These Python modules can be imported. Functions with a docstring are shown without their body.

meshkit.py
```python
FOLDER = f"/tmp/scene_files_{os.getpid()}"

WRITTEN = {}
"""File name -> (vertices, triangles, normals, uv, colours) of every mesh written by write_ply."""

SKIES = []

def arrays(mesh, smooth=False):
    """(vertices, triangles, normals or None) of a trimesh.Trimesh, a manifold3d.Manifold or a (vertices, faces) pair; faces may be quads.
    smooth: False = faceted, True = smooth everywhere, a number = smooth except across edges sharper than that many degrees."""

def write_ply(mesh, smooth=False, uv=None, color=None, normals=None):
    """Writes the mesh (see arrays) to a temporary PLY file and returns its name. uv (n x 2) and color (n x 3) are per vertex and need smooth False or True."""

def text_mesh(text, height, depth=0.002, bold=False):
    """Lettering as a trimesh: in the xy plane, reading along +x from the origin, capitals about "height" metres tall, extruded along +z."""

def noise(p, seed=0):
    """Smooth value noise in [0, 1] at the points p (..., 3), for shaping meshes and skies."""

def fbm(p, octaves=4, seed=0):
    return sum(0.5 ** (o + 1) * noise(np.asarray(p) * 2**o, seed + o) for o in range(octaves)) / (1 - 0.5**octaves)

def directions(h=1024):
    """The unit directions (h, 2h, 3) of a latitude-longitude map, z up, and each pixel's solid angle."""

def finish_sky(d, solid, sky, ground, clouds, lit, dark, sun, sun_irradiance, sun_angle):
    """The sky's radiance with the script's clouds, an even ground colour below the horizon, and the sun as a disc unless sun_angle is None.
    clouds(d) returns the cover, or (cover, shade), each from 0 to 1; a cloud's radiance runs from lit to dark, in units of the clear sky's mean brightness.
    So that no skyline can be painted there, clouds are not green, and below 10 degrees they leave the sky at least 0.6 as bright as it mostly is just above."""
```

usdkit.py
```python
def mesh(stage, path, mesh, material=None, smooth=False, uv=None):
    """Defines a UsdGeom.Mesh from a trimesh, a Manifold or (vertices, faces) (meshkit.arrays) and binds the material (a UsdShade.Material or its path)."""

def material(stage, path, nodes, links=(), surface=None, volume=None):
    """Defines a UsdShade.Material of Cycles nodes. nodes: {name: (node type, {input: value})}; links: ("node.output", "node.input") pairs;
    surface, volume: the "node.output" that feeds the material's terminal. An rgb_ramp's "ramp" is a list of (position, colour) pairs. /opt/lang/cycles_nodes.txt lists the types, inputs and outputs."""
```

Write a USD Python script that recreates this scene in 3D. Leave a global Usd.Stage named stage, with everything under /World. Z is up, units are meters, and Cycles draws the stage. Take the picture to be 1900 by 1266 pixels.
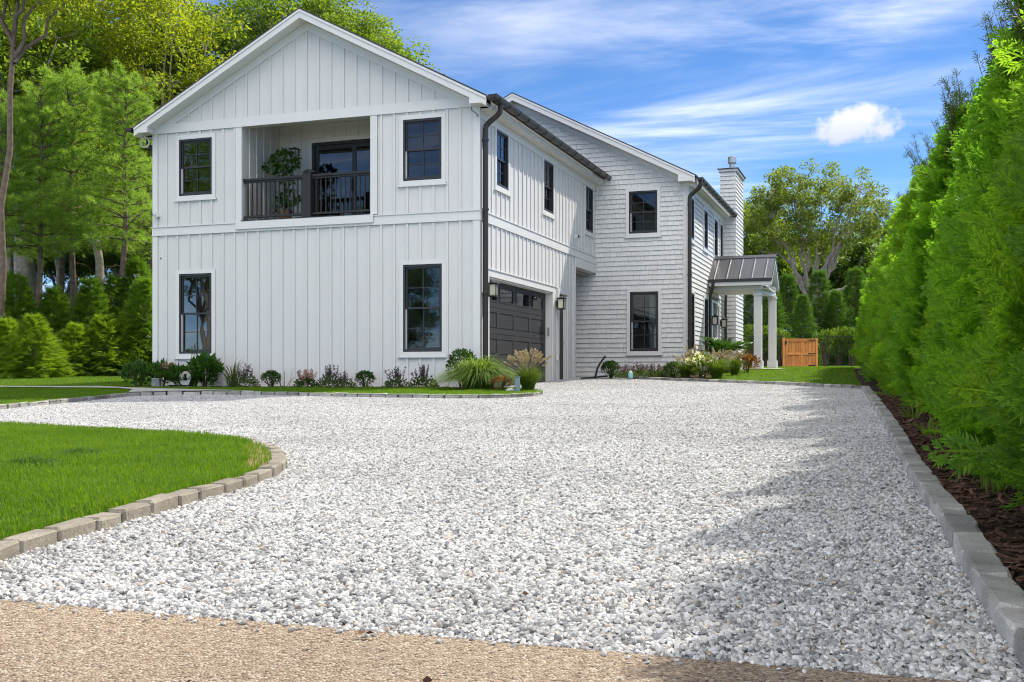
import math, numpy as np, trimesh, shapely, usdkit, meshkit
from shapely.geometry import Polygon, LineString, Point, box as sbox
from shapely.ops import unary_union
from scipy.sparse import coo_matrix
from scipy.sparse.csgraph import connected_components
from pxr import Usd, UsdGeom, UsdLux, UsdShade, Gf, Sdf, Vt

stage = Usd.Stage.CreateInMemory()
UsdGeom.SetStageUpAxis(stage, 'Z'); UsdGeom.SetStageMetersPerUnit(stage, 1.0)
UsdGeom.Xform.Define(stage, '/World')

# ---------------------------------------------------------------- camera, sun, sky, exposure
CAM = np.array([7.78, -20.43, 0.207]); YAW = math.radians(19.115); FPX = 2010.0
CS, SN = math.cos(YAW), math.sin(YAW)
cam = UsdGeom.Camera.Define(stage, '/World/Camera')
cam.AddTranslateOp().Set(Gf.Vec3d(*CAM)); cam.AddRotateZOp().Set(math.degrees(YAW)); cam.AddRotateXOp().Set(90.0)
cam.CreateHorizontalApertureAttr(36.0); cam.CreateFocalLengthAttr(36.0 * FPX / 1900)
cam.CreateVerticalApertureOffsetAttr(67 / 1900 * 36.0)
cam.CreateClippingRangeAttr(Gf.Vec2f(0.05, 5000))
cam.CreateExposureAttr(1.78)
SUNV = np.array([0.50, 0.88, 1.04]); SUNV /= np.linalg.norm(SUNV)
sun = UsdLux.DistantLight.Define(stage, '/World/Sun')
sun.CreateIntensityAttr(0.5); sun.CreateAngleAttr(0.53); sun.CreateNormalizeAttr(True); sun.CreateColorAttr(Gf.Vec3f(1.0, 0.94, 0.84))
zx = np.cross([0, 0, 1.0], SUNV); zx /= np.linalg.norm(zx); zy = np.cross(SUNV, zx)
sun.AddTransformOp().Set(Gf.Matrix4d(*zx, 0, *zy, 0, *SUNV, 0, 0, 0, 0, 1))
SKY_EL, SKY_ROT = math.asin(SUNV[2]), math.atan2(SUNV[0], SUNV[1])
CLOUD_AZ = math.atan2(0.3205 * CS + SN * -1 * -0 - SN, 0.3205 * SN + CS)   # bearing of the one small cumulus
dome = UsdLux.DomeLight.Define(stage, '/World/sky')
dome.CreateIntensityAttr(1.0)
ca = math.atan2(0.3205 * SN + CS, 0.3205 * CS - SN)                        # its angle from +x
skymat = usdkit.material(stage, '/World/Looks/sky', {
    'sky': ('sky_texture', {'sky_type': 'single_scattering', 'sun_disc': False, 'sun_elevation': SKY_EL, 'sun_rotation': SKY_ROT, 'altitude': 0.0, 'air_density': 0.5, 'aerosol_density': 0.02, 'ozone_density': 3.0}),
    'hs': ('hsv', {'saturation': 1.15, 'value': 0.405}),
    'geo': ('geometry', {}),
    'sep': ('separate_xyz', {}),
    'zz': ('math', {'math_type': 'add', 'value2': 0.10}),
    'px': ('math', {'math_type': 'divide'}), 'py': ('math', {'math_type': 'divide'}),
    'comb': ('combine_xyz', {'z': 0.0}),
    'map': ('mapping', {'mapping_type': 'point', 'rotation': (0, 0, -YAW + 0.16), 'scale': (1, 1, 1)}),
    'map2': ('mapping', {'mapping_type': 'point', 'scale': (0.28, 1.15, 1.0), 'location': (0.7, 0.25, 0.0)}),
    'n1': ('noise_texture', {'scale': 1.5, 'detail': 7.0, 'roughness': 0.6, 'distortion': 0.7}),
    'n2': ('noise_texture', {'scale': 0.55, 'detail': 3.0, 'roughness': 0.5, 'distortion': 0.2}),
    'r1': ('map_range', {'range_type': 'smoothstep', 'from_min': 0.40, 'from_max': 0.80, 'to_min': 0.0, 'to_max': 1.0, 'clamp': True}),
    'r2': ('map_range', {'range_type': 'smoothstep', 'from_min': 0.36, 'from_max': 0.66, 'to_min': 0.12, 'to_max': 1.0, 'clamp': True}),
    'zc': ('map_range', {'range_type': 'smoothstep', 'from_min': 0.26, 'from_max': 0.75, 'to_min': 0.0, 'to_max': 0.30, 'clamp': True}), 'nz': ('math', {'math_type': 'add'}),  # cloud thickened overhead, out of view, added to brighten the ambient light
    'cir': ('math', {'math_type': 'multiply'}),
    'cir2': ('math', {'math_type': 'multiply', 'value2': 0.85}),
    # the small cumulus: an ellipse about one direction, its edge broken by noise
    'cm': ('vector_rotate', {'rotate_type': 'z_axis', 'angle': -ca}),
    'cs': ('separate_xyz', {}),
    'cy': ('math', {'math_type': 'divide', 'value2': 0.045}),
    'cz0': ('math', {'math_type': 'subtract', 'value2': 0.2175}),
    'cz1': ('math', {'math_type': 'divide', 'value2': 0.0175}),
    'cy2': ('math', {'math_type': 'multiply'}), 'cz2': ('math', {'math_type': 'multiply'}),
    'cr': ('math', {'math_type': 'add'}),
    'cn': ('noise_texture', {'scale': 34.0, 'detail': 6.0, 'roughness': 0.62}),
    'cnm': ('math', {'math_type': 'multiply_add', 'value2': 2.6, 'value3': -1.3}),
    'cr2': ('math', {'math_type': 'add'}),
    'cmask': ('map_range', {'range_type': 'smoothstep', 'from_min': 0.98, 'from_max': 0.25, 'to_min': 0.0, 'to_max': 0.93, 'clamp': True}),
    'front': ('math', {'math_type': 'greater_than', 'value2': 0.5}),
    'cmask2': ('math', {'math_type': 'multiply'}),
    'cshade': ('map_range', {'from_min': -1.0, 'from_max': 0.6, 'to_min': 0.0, 'to_max': 1.0, 'clamp': True}),
    'ccol': ('mix', {'color1': (1.65, 1.75, 2.0), 'color2': (2.4, 2.4, 2.42)}),
    'mixc': ('mix', {'color2': (5.0, 4.75, 4.4)}),
    'mixk': ('mix', {}),
    'bg': ('background_shader', {'strength': 0.135}),
}, [('sky.color', 'hs.color'), ('geo.position', 'sep.vector'), ('sep.z', 'zz.value1'), ('sep.x', 'px.value1'), ('zz.value', 'px.value2'), ('sep.y', 'py.value1'), ('zz.value', 'py.value2'),
    ('px.value', 'comb.x'), ('py.value', 'comb.y'), ('comb.vector', 'map.vector'), ('map.vector', 'map2.vector'), ('map2.vector', 'n1.vector'), ('map.vector', 'n2.vector'),
    ('n1.fac', 'nz.value1'), ('sep.z', 'zc.value'), ('zc.result', 'nz.value2'), ('nz.value', 'r1.value'), ('n2.fac', 'r2.value'), ('r1.result', 'cir.value1'), ('r2.result', 'cir.value2'), ('cir.value', 'cir2.value1'),
    ('geo.position', 'cm.vector'), ('cm.vector', 'cs.vector'), ('cs.y', 'cy.value1'), ('cs.z', 'cz0.value1'), ('cz0.value', 'cz1.value1'),
    ('cy.value', 'cy2.value1'), ('cy.value', 'cy2.value2'), ('cz1.value', 'cz2.value1'), ('cz1.value', 'cz2.value2'), ('cy2.value', 'cr.value1'), ('cz2.value', 'cr.value2'),
    ('geo.position', 'cn.vector'), ('cn.fac', 'cnm.value1'), ('cr.value', 'cr2.value1'), ('cnm.value', 'cr2.value2'), ('cr2.value', 'cmask.value'),
    ('cs.x', 'front.value1'), ('cmask.result', 'cmask2.value1'), ('front.value', 'cmask2.value2'), ('cz1.value', 'cshade.value'), ('cshade.result', 'ccol.fac'),
    ('cir2.value', 'mixc.fac'), ('hs.color', 'mixc.color1'), ('cmask2.value', 'mixk.fac'), ('mixc.color', 'mixk.color1'), ('ccol.color', 'mixk.color2'), ('mixk.color', 'bg.color')],
    surface='bg.background')
UsdShade.MaterialBindingAPI.Apply(dome.GetPrim()).Bind(skymat)
dome.GetPrim().SetCustomDataByKey('kind', 'structure')

# ---------------------------------------------------------------- helpers: prims
_count = {}
def numbered(parent, name):
    n = _count.get((parent, name), 0); _count[(parent, name)] = n + 1
    return f'{parent}/{name}' + (f'_{n:03d}' if n else '')
def keys(prim, label=None, cat=None, group=None, kind=None):
    for k, v in (('label', label), ('category', cat), ('group', group), ('kind', kind)):
        if v: prim.SetCustomDataByKey(k, v)
def obj(name, mesh, mat, parent=None, smooth=False, **kw):
    pp = '/World' if parent is None else str(parent.GetPath())
    if hasattr(mesh, 'vertices'): mesh = (np.array(mesh.vertices), np.array(mesh.faces))
    m = usdkit.mesh(stage, numbered(pp, name), mesh, M[mat] if isinstance(mat, str) else mat, smooth)
    if mat in BYPIECE and smooth in (False, True): tone(m, len(mesh[0]), mesh[1], len(_seq)); _seq.append(1)
    keys(m.GetPrim(), **kw)
    return m.GetPrim()
BYPIECE = set(); _seq = []
def tone(m, nv, f, seed=0):
    """one random number per loose piece of the mesh, so that alike pieces differ in tone"""
    f = np.asarray(f); n, lab = connected_components(coo_matrix((np.ones(2 * len(f), np.int8), (np.r_[f[:, 0], f[:, 0]], np.r_[f[:, 1], f[:, 2]])), shape=(nv, nv)), directed=False)
    r = np.random.default_rng(n + seed).uniform(0, 1, n).astype(np.float32)[lab]
    UsdGeom.PrimvarsAPI(m).CreatePrimvar('rnd', Sdf.ValueTypeNames.FloatArray, 'vertex').Set(Vt.FloatArray.FromNumpy(r))
def thing(name, label, cat, loc=(0, 0, 0), rotz=0.0, scale=(1, 1, 1), group=None, kind=None):
    x = UsdGeom.Xform.Define(stage, numbered('/World', name))
    x.AddTranslateOp().Set(Gf.Vec3d(*map(float, loc))); x.AddRotateZOp().Set(float(math.degrees(rotz))); x.AddScaleOp().Set(Gf.Vec3f(*np.broadcast_to(np.asarray(scale, float), 3).tolist()))
    keys(x.GetPrim(), label, cat, group, kind)
    return x.GetPrim()
_proto = {}
def place(key, build, name, label, cat, loc, rotz=0.0, scale=(1, 1, 1), group=None):
    """The first thing of a kind is built; later ones refer to it."""
    t = thing(name, label, cat, loc, rotz, scale, group)
    if key in _proto:
        t.GetReferences().AddInternalReference(_proto[key]); t.SetInstanceable(True)
        keys(t, label, cat, group)
    else:
        build(t); _proto[key] = t.GetPath()
    return t

# ---------------------------------------------------------------- helpers: meshes, all (vertices, faces)
def cat(parts):
    parts = [p for p in parts if p is not None and len(p[0])]
    vs, fs, n = [], [], 0
    for v, f in parts:
        vs.append(v); fs.append(np.asarray(f) + n); n += len(v)
    return np.vstack(vs), np.vstack(fs)
BF = np.array([[0,2,1],[1,2,3],[4,5,6],[5,7,6],[0,1,4],[1,5,4],[2,6,3],[3,6,7],[0,4,2],[2,4,6],[1,3,5],[3,7,5]])
def bx(x0, x1, y0, y1, z0, z1):
    v = np.array([[x, y, z] for z in (z0, z1) for y in (y0, y1) for x in (x0, x1)], float)
    return v, BF
_cb = None
def cbx(x0, x1, y0, y1, z0, z1, c=0.01):
    """box with chamfered edges"""
    pts = []
    h = np.array([x1 - x0, y1 - y0, z1 - z0]) / 2; m = np.array([x0 + x1, y0 + y1, z0 + z1]) / 2
    for s in np.ndindex(2, 2, 2):
        s = np.array(s) * 2 - 1
        for k in range(3):
            q = s * h - s * c; q[k] = s[k] * h[k]; pts.append(m + q)
    hull = trimesh.convex.convex_hull(np.array(pts))
    return np.array(hull.vertices), np.array(hull.faces)
def frameF(Y): return lambda u, v, d: np.stack([u, Y - d, v], -1)        # wall facing -Y: u = x, v = z
def frameS(X): return lambda u, v, d: np.stack([X + d, u, v], -1)        # wall facing +X: u = y, v = z
def plate(poly, fr, d0, d1):
    out = []
    for g in getattr(poly, 'geoms', [poly]):
        if g.geom_type != 'Polygon' or g.area < 1e-5: continue
        m = trimesh.creation.extrude_polygon(g, d1 - d0, engine='earcut')
        v = np.array(m.vertices); out.append((fr(v[:, 0], v[:, 1], v[:, 2] + d0), np.array(m.faces)))
    return cat(out) if out else None
def fb(fr, u0, u1, v0, v1, d0, d1):
    v, f = bx(u0, u1, v0, v1, d0, d1)
    return fr(v[:, 0], v[:, 1], v[:, 2]), f
def tube(pts, r, n=6, cap=True):
    pts = np.asarray(pts, float); r = np.broadcast_to(np.asarray(r, float), len(pts))
    t = np.gradient(pts, axis=0); t /= np.maximum(np.linalg.norm(t, axis=1, keepdims=True), 1e-9)
    ref = np.array([0.0, 0, 1]) if abs(t[:, 2]).mean() < 0.8 else np.array([1.0, 0, 0])
    a = np.cross(t, ref); a /= np.maximum(np.linalg.norm(a, axis=1, keepdims=True), 1e-9); b = np.cross(t, a)
    th = np.linspace(0, 2 * np.pi, n, endpoint=False)
    v = (pts[:, None] + r[:, None, None] * (np.cos(th)[None, :, None] * a[:, None] + np.sin(th)[None, :, None] * b[:, None])).reshape(-1, 3)
    f = []
    for i in range(len(pts) - 1):
        for j in range(n):
            k = (j + 1) % n
            f += [[i*n+j, i*n+k, (i+1)*n+j], [i*n+k, (i+1)*n+k, (i+1)*n+j]]
    if cap:
        for base, flip in ((0, 1), ((len(pts) - 1) * n, 0)):
            for j in range(1, n - 1):
                f.append([base, base + j + 1, base + j][::(1 if not flip else -1)][::-1])
    return v, np.array(f)
def lathe(prof, n=24, center=(0, 0, 0)):
    prof = np.asarray(prof, float); th = np.linspace(0, 2 * np.pi, n, endpoint=False)
    v = np.stack([prof[:, 0][:, None] * np.cos(th), prof[:, 0][:, None] * np.sin(th), np.repeat(prof[:, 1][:, None], n, 1)], -1).reshape(-1, 3) + np.asarray(center)
    f = []
    for i in range(len(prof) - 1):
        for j in range(n):
            k = (j + 1) % n; f += [[i*n+j, i*n+k, (i+1)*n+k], [i*n+j, (i+1)*n+k, (i+1)*n+j]]
    return v, np.array(f)
def scatter(tmpl, R, pos, scale):
    """copies of a template: rotations (n,3,3), positions (n,3), scales (n,) or (n,3)"""
    tv, tf = tmpl; n = len(pos); scale = np.asarray(scale, float)
    s = scale[:, None, None] if scale.ndim == 1 else scale[:, None, :]
    v = np.einsum('nij,nkj->nki', R, tv[None] * s) + pos[:, None]
    f = tf[None] + (np.arange(n) * len(tv))[:, None, None]
    return v.reshape(-1, 3), f.reshape(-1, 3)
def basis(d, nrm):
    """rotation matrices with z' along d and y' near nrm"""
    d = d / np.maximum(np.linalg.norm(d, axis=1, keepdims=True), 1e-9)
    x = np.cross(nrm, d); x /= np.maximum(np.linalg.norm(x, axis=1, keepdims=True), 1e-9); y = np.cross(d, x)
    return np.stack([x, y, d], -1)
def unit(a): return a / np.maximum(np.linalg.norm(a, axis=-1, keepdims=True), 1e-9)

# the ground rises gently away from the camera; it depends on y alone
GK = np.arange(-60.0, 300.5, 0.5)
def _g0(y): return np.interp(y, [-60, -30, -20.4, -4, 0, 4, 7, 9.2, 13, 27, 60, 300], [-1.6, -1.02, -0.69, -0.155, -0.06, 0.06, 0.17, 0.25, 0.38, 0.57, 0.95, 2.0])
_ker = np.exp(-0.5 * (np.arange(-4, 5) / 1.6) ** 2); _ker /= _ker.sum()
GV = np.convolve(np.pad(_g0(GK), 4, mode='edge'), _ker, mode='valid')
def G(y): return np.interp(y, GK, GV)
def at(px, s):                                                          # ground position in the direction of a column of the photograph, s metres ahead
    k = (px - 950) / FPX
    return CAM[0] + s * (k * CS - SN), CAM[1] + s * (k * SN + CS)
def pixel(p):
    d = np.asarray(p, float) - CAM; fw = -d[..., 0] * SN + d[..., 1] * CS; r = d[..., 0] * CS + d[..., 1] * SN
    fw = np.where(np.abs(fw) < 1e-6, 1e-6, fw)
    return 950 + FPX * r / fw, 700 - FPX * d[..., 2] / fw, fw
def sheet(poly, off, step=0.5):
    """a ground sheet over a polygon, following G exactly (split at G's knots); off: height above the ground, or off(x, y)"""
    x0, y0, x1, y1 = poly.bounds; parts = []
    k0, k1 = math.floor(y0 / step), math.ceil(y1 / step)
    for k in range(k0, k1):
        g = poly.intersection(sbox(x0 - 1, k * step, x1 + 1, (k + 1) * step))
        for q in getattr(g, 'geoms', [g]):
            if q.geom_type != 'Polygon' or q.area < 1e-6: continue
            v, f = trimesh.creation.triangulate_polygon(q, engine='earcut')
            o = off(v[:, 0], v[:, 1]) if callable(off) else off
            v3 = np.column_stack([v, G(v[:, 1]) + o]); f = np.asarray(f)
            nz = np.cross(v3[f[:, 1]] - v3[f[:, 0]], v3[f[:, 2]] - v3[f[:, 0]])[:, 2]
            f[nz < 0] = f[nz < 0][:, ::-1]; parts.append((v3, f))
    return cat(parts)
def smoothline(pts, n=8):
    """Catmull-Rom through points"""
    P = np.asarray(pts, float); P = np.vstack([2 * P[0] - P[1], P, 2 * P[-1] - P[-2]]); out = []
    for i in range(1, len(P) - 2):
        t = np.linspace(0, 1, n, endpoint=False)[:, None]; a, b, c, d = P[i-1:i+3]
        out.append(0.5 * (2*b + (c-a)*t + (2*a-5*b+4*c-d)*t**2 + (3*b-a-3*c+d)*t**3))
    return np.vstack(out + [P[-2:-1]])

# ---------------------------------------------------------------- materials
M = {}
def mat(name, nodes, links, surface='p.BSDF', **kw):
    if any(a.startswith('rn.') for a, b in links): BYPIECE.add(name)
    M[name] = usdkit.material(stage, '/World/Looks/' + name, nodes, links, surface=surface, **kw)
def plain(name, col, rough=0.5, spec=0.4, var=0.06, scale=6.0, metal=0.0, bump=0.0, bscale=60.0, island=0.0):
    """colour with a little uneven tone (noise in object space, and by piece), and optional fine relief"""
    c = np.asarray(col, float)
    n = {'tc': ('geometry', {}), 'n': ('noise_texture', {'scale': scale, 'detail': 4.0, 'roughness': 0.6}),
         'r': ('rgb_ramp', {'ramp': [(0.25, tuple(c * (1 - var))), (0.75, tuple(np.minimum(c * (1 + var), 0.95)))]}),
         'isl': ('map_range', {'to_min': 1 - island, 'to_max': 1 + island}), 'mul': ('vector_math', {'math_type': 'scale'}),
         'p': ('principled_bsdf', {'roughness': rough, 'specular_ior_level': spec, 'metallic': metal})}
    l = [('tc.position', 'n.vector'), ('n.fac', 'r.fac'), ('r.color', 'mul.vector1'), ('mul.vector', 'p.base_color')]
    if island: n['rn'] = ('attribute', {'attribute': 'rnd'}); l += [('rn.fac', 'isl.value'), ('isl.result', 'mul.scale')]
    else: n['mul'] = ('vector_math', {'math_type': 'scale', 'scale': 1.0}); n.pop('isl')
    if bump:
        n['bn'] = ('noise_texture', {'scale': bscale, 'detail': 3.0}); n['b'] = ('bump', {'strength': bump, 'distance': 0.02})
        l += [('tc.position', 'bn.vector'), ('bn.fac', 'b.height'), ('b.normal', 'p.normal')]
    mat(name, n, l)
def leaf(name, dark, light, trans=0.4, rough=0.5, warm=None, scale=1.2, spec=0.3):
    """leaf: tone by leaf and by clump; light also passes through"""
    stops = [(0.15, dark), (0.8, light)] + ([(0.97, warm)] if warm else [])
    mat(name, {'rn': ('attribute', {'attribute': 'rnd'}), 'g': ('geometry', {}), 'n': ('noise_texture', {'scale': scale, 'detail': 2.0}),
               'm': ('mix_float', {'fac': 0.5}), 'r': ('rgb_ramp', {'ramp': stops}),
               'p': ('principled_bsdf', {'roughness': rough, 'specular_ior_level': spec}),
               'br': ('vector_math', {'math_type': 'multiply', 'vector2': (2.1, 2.1, 0.9)}),
               't': ('translucent_bsdf', {}), 'mx': ('mix_closure', {'fac': trans})},
        [('g.position', 'n.vector'), ('n.fac', 'm.a'), ('rn.fac', 'm.b'), ('m.result', 'r.fac'), ('r.color', 'p.base_color'),
         ('r.color', 'br.vector1'), ('br.vector', 't.color'), ('p.BSDF', 'mx.closure1'), ('t.BSDF', 'mx.closure2')], surface='mx.closure')
plain('white_siding', (0.60, 0.595, 0.585), 0.45, 0.4, 0.025, 1.6, island=0.012, bump=0.05, bscale=40)
plain('white_trim', (0.63, 0.625, 0.615), 0.4, 0.45, 0.02, 2.0)
plain('soffit', (0.66, 0.655, 0.64), 0.5, 0.4, 0.02, 2.0)
mat('shingle', {'rn': ('attribute', {'attribute': 'rnd'}), 'g': ('geometry', {}), 'mp': ('mapping', {'scale': (26, 26, 3.0)}), 'n': ('noise_texture', {'scale': 3.0, 'detail': 4.0}),
                'r': ('rgb_ramp', {'ramp': [(0.0, (0.60, 0.595, 0.585)), (1.0, (0.66, 0.655, 0.645))]}), 'mul': ('vector_math', {'math_type': 'scale'}),
                'nr': ('map_range', {'to_min': 0.94, 'to_max': 1.05}), 'b': ('bump', {'strength': 0.25, 'distance': 0.01}), 'p': ('principled_bsdf', {'roughness': 0.6, 'specular_ior_level': 0.3})},
    [('g.position', 'mp.vector'), ('mp.vector', 'n.vector'), ('rn.fac', 'r.fac'), ('n.fac', 'nr.value'), ('r.color', 'mul.vector1'), ('nr.result', 'mul.scale'), ('mul.vector', 'p.base_color'), ('n.fac', 'b.height'), ('b.normal', 'p.normal')])
plain('building_paper', (0.24, 0.24, 0.24), 0.9, 0.1, 0.1, 5.0)  # dark paper backing; its colour deepens the shadow lines between shingle courses
plain('black_frame', (0.022, 0.021, 0.023), 0.35, 0.5, 0.1, 5.0)
plain('bronze', (0.035, 0.031, 0.028), 0.38, 0.5, 0.12, 8.0, metal=0.3)
plain('railing_dark', (0.018, 0.017, 0.018), 0.5, 0.4, 0.1, 8.0)
plain('asphalt_roof', (0.07, 0.07, 0.075), 0.9, 0.2, 0.25, 30.0, bump=0.4, bscale=200)
plain('metal_roof', (0.21, 0.21, 0.215), 0.38, 0.5, 0.05, 2.0, metal=0.75)
plain('interior', (0.32, 0.31, 0.30), 0.8, 0.2, 0.05, 2.0)
plain('curtain', (0.7, 0.69, 0.67), 0.8, 0.1, 0.04, 5.0)
plain('floor_wood', (0.16, 0.12, 0.09), 0.6, 0.3, 0.2, 6.0)
mat('garage_door', {'g': ('geometry', {}), 'mp': ('mapping', {'scale': (1.0, 1.1, 26)}), 'n': ('noise_texture', {'scale': 3.0, 'detail': 6.0, 'roughness': 0.65, 'distortion': 1.2}),
                    'r': ('rgb_ramp', {'ramp': [(0.3, (0.011, 0.0108, 0.0115)), (0.7, (0.028, 0.0275, 0.029))]}), 'b': ('bump', {'strength': 0.55, 'distance': 0.012}), 'p': ('principled_bsdf', {'roughness': 0.5, 'specular_ior_level': 0.4})},
    [('g.position', 'mp.vector'), ('mp.vector', 'n.vector'), ('n.fac', 'r.fac'), ('r.color', 'p.base_color'), ('n.fac', 'b.height'), ('b.normal', 'p.normal')])
mat('glass', {'f': ('fresnel', {'IOR': 1.6}), 't': ('transparent_bsdf', {'color': (0.72, 0.76, 0.76)}), 'gl': ('glossy_bsdf', {'color': (0.95, 0.97, 1.0), 'roughness': 0.01}),
              'g': ('geometry', {}), 'n': ('noise_texture', {'scale': 1.3, 'detail': 1.0}), 'b': ('bump', {'strength': 0.06, 'distance': 0.03}), 'm': ('mix_closure', {})},
    [('g.position', 'n.vector'), ('n.fac', 'b.height'), ('b.normal', 'gl.normal'), ('f.fac', 'm.fac'), ('t.BSDF', 'm.closure1'), ('gl.BSDF', 'm.closure2')], surface='m.closure')
plain('frosted', (0.62, 0.60, 0.50), 0.35, 0.5, 0.04, 8.0)
mat('granite', {'g': ('geometry', {}), 'n': ('noise_texture', {'scale': 170.0, 'detail': 3.0}), 'n2': ('noise_texture', {'scale': 5.0, 'detail': 4.0}), 'm': ('mix_float', {'fac': 0.5}),
                'r': ('rgb_ramp', {'ramp': [(0.28, (0.15, 0.145, 0.135)), (0.5, (0.31, 0.30, 0.28)), (0.72, (0.47, 0.46, 0.43))]}),
                'isl': ('map_range', {'to_min': 0.72, 'to_max': 1.2}), 'mul': ('vector_math', {'math_type': 'scale'}), 'rn': ('attribute', {'attribute': 'rnd'}),
                'b': ('bump', {'strength': 0.5, 'distance': 0.008}), 'bn': ('noise_texture', {'scale': 45.0, 'detail': 5.0}), 'p': ('principled_bsdf', {'roughness': 0.85, 'specular_ior_level': 0.2})},
    [('g.position', 'n.vector'), ('g.position', 'n2.vector'), ('g.position', 'bn.vector'), ('n.fac', 'm.a'), ('n2.fac', 'm.b'), ('m.result', 'r.fac'), ('r.color', 'mul.vector1'), ('rn.fac', 'isl.value'), ('isl.result', 'mul.scale'), ('mul.vector', 'p.base_color'), ('bn.fac', 'b.height'), ('b.normal', 'p.normal')])
mat('granite_tan', {'g': ('geometry', {}), 'n': ('noise_texture', {'scale': 150.0, 'detail': 3.0}), 'n2': ('noise_texture', {'scale': 4.0, 'detail': 4.0}), 'm': ('mix_float', {'fac': 0.5}),
                'r': ('rgb_ramp', {'ramp': [(0.28, (0.11, 0.095, 0.075)), (0.5, (0.25, 0.225, 0.185)), (0.72, (0.40, 0.37, 0.315))]}),
                'b': ('bump', {'strength': 0.6, 'distance': 0.01}), 'bn': ('noise_texture', {'scale': 40.0, 'detail': 5.0}), 'p': ('principled_bsdf', {'roughness': 0.85, 'specular_ior_level': 0.2})},
    [('g.position', 'n.vector'), ('g.position', 'n2.vector'), ('g.position', 'bn.vector'), ('n.fac', 'm.a'), ('n2.fac', 'm.b'), ('m.result', 'r.fac'), ('r.color', 'p.base_color'), ('bn.fac', 'b.height'), ('b.normal', 'p.normal')])
plain('mortar_light', (0.40, 0.37, 0.31), 0.9, 0.1, 0.15, 20.0, bump=0.4, bscale=120)
plain('mortar', (0.13, 0.125, 0.12), 0.9, 0.1, 0.15, 20.0, bump=0.4, bscale=120)
plain('concrete', (0.46, 0.45, 0.43), 0.85, 0.2, 0.12, 3.0, bump=0.15, bscale=160)
mat('pebble', {'rn': ('attribute', {'attribute': 'rnd'}), 'g': ('geometry', {}), 'n': ('noise_texture', {'scale': 60.0, 'detail': 3.0}),
               'r': ('rgb_ramp', {'ramp': [(0.0, (0.19, 0.19, 0.195)), (0.12, (0.32, 0.318, 0.318)), (0.4, (0.50, 0.497, 0.49)), (0.75, (0.61, 0.60, 0.59)), (0.97, (0.71, 0.70, 0.68)), (0.985, (0.45, 0.36, 0.28)), (1.0, (0.42, 0.36, 0.30))]}),
               'nr': ('map_range', {'to_min': 0.82, 'to_max': 1.12}), 'lo': ('noise_texture', {'scale': 0.55, 'detail': 5.0, 'roughness': 0.6}), 'lr': ('map_range', {'from_min': 0.3, 'from_max': 0.7, 'to_min': 0.84, 'to_max': 1.1}), 'ml': ('math', {'math_type': 'multiply'}), 'mul': ('vector_math', {'math_type': 'scale'}), 'p': ('principled_bsdf', {'roughness': 0.65, 'specular_ior_level': 0.3})},
    [('g.position', 'n.vector'), ('rn.fac', 'r.fac'), ('r.color', 'mul.vector1'), ('n.fac', 'nr.value'), ('g.position', 'lo.vector'), ('lo.fac', 'lr.value'), ('nr.result', 'ml.value1'), ('lr.result', 'ml.value2'), ('ml.value', 'mul.scale'), ('mul.vector', 'p.base_color')])
plain('gravel_base', (0.40, 0.40, 0.395), 0.95, 0.1, 0.45, 60.0, bump=0.6, bscale=60)
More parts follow.
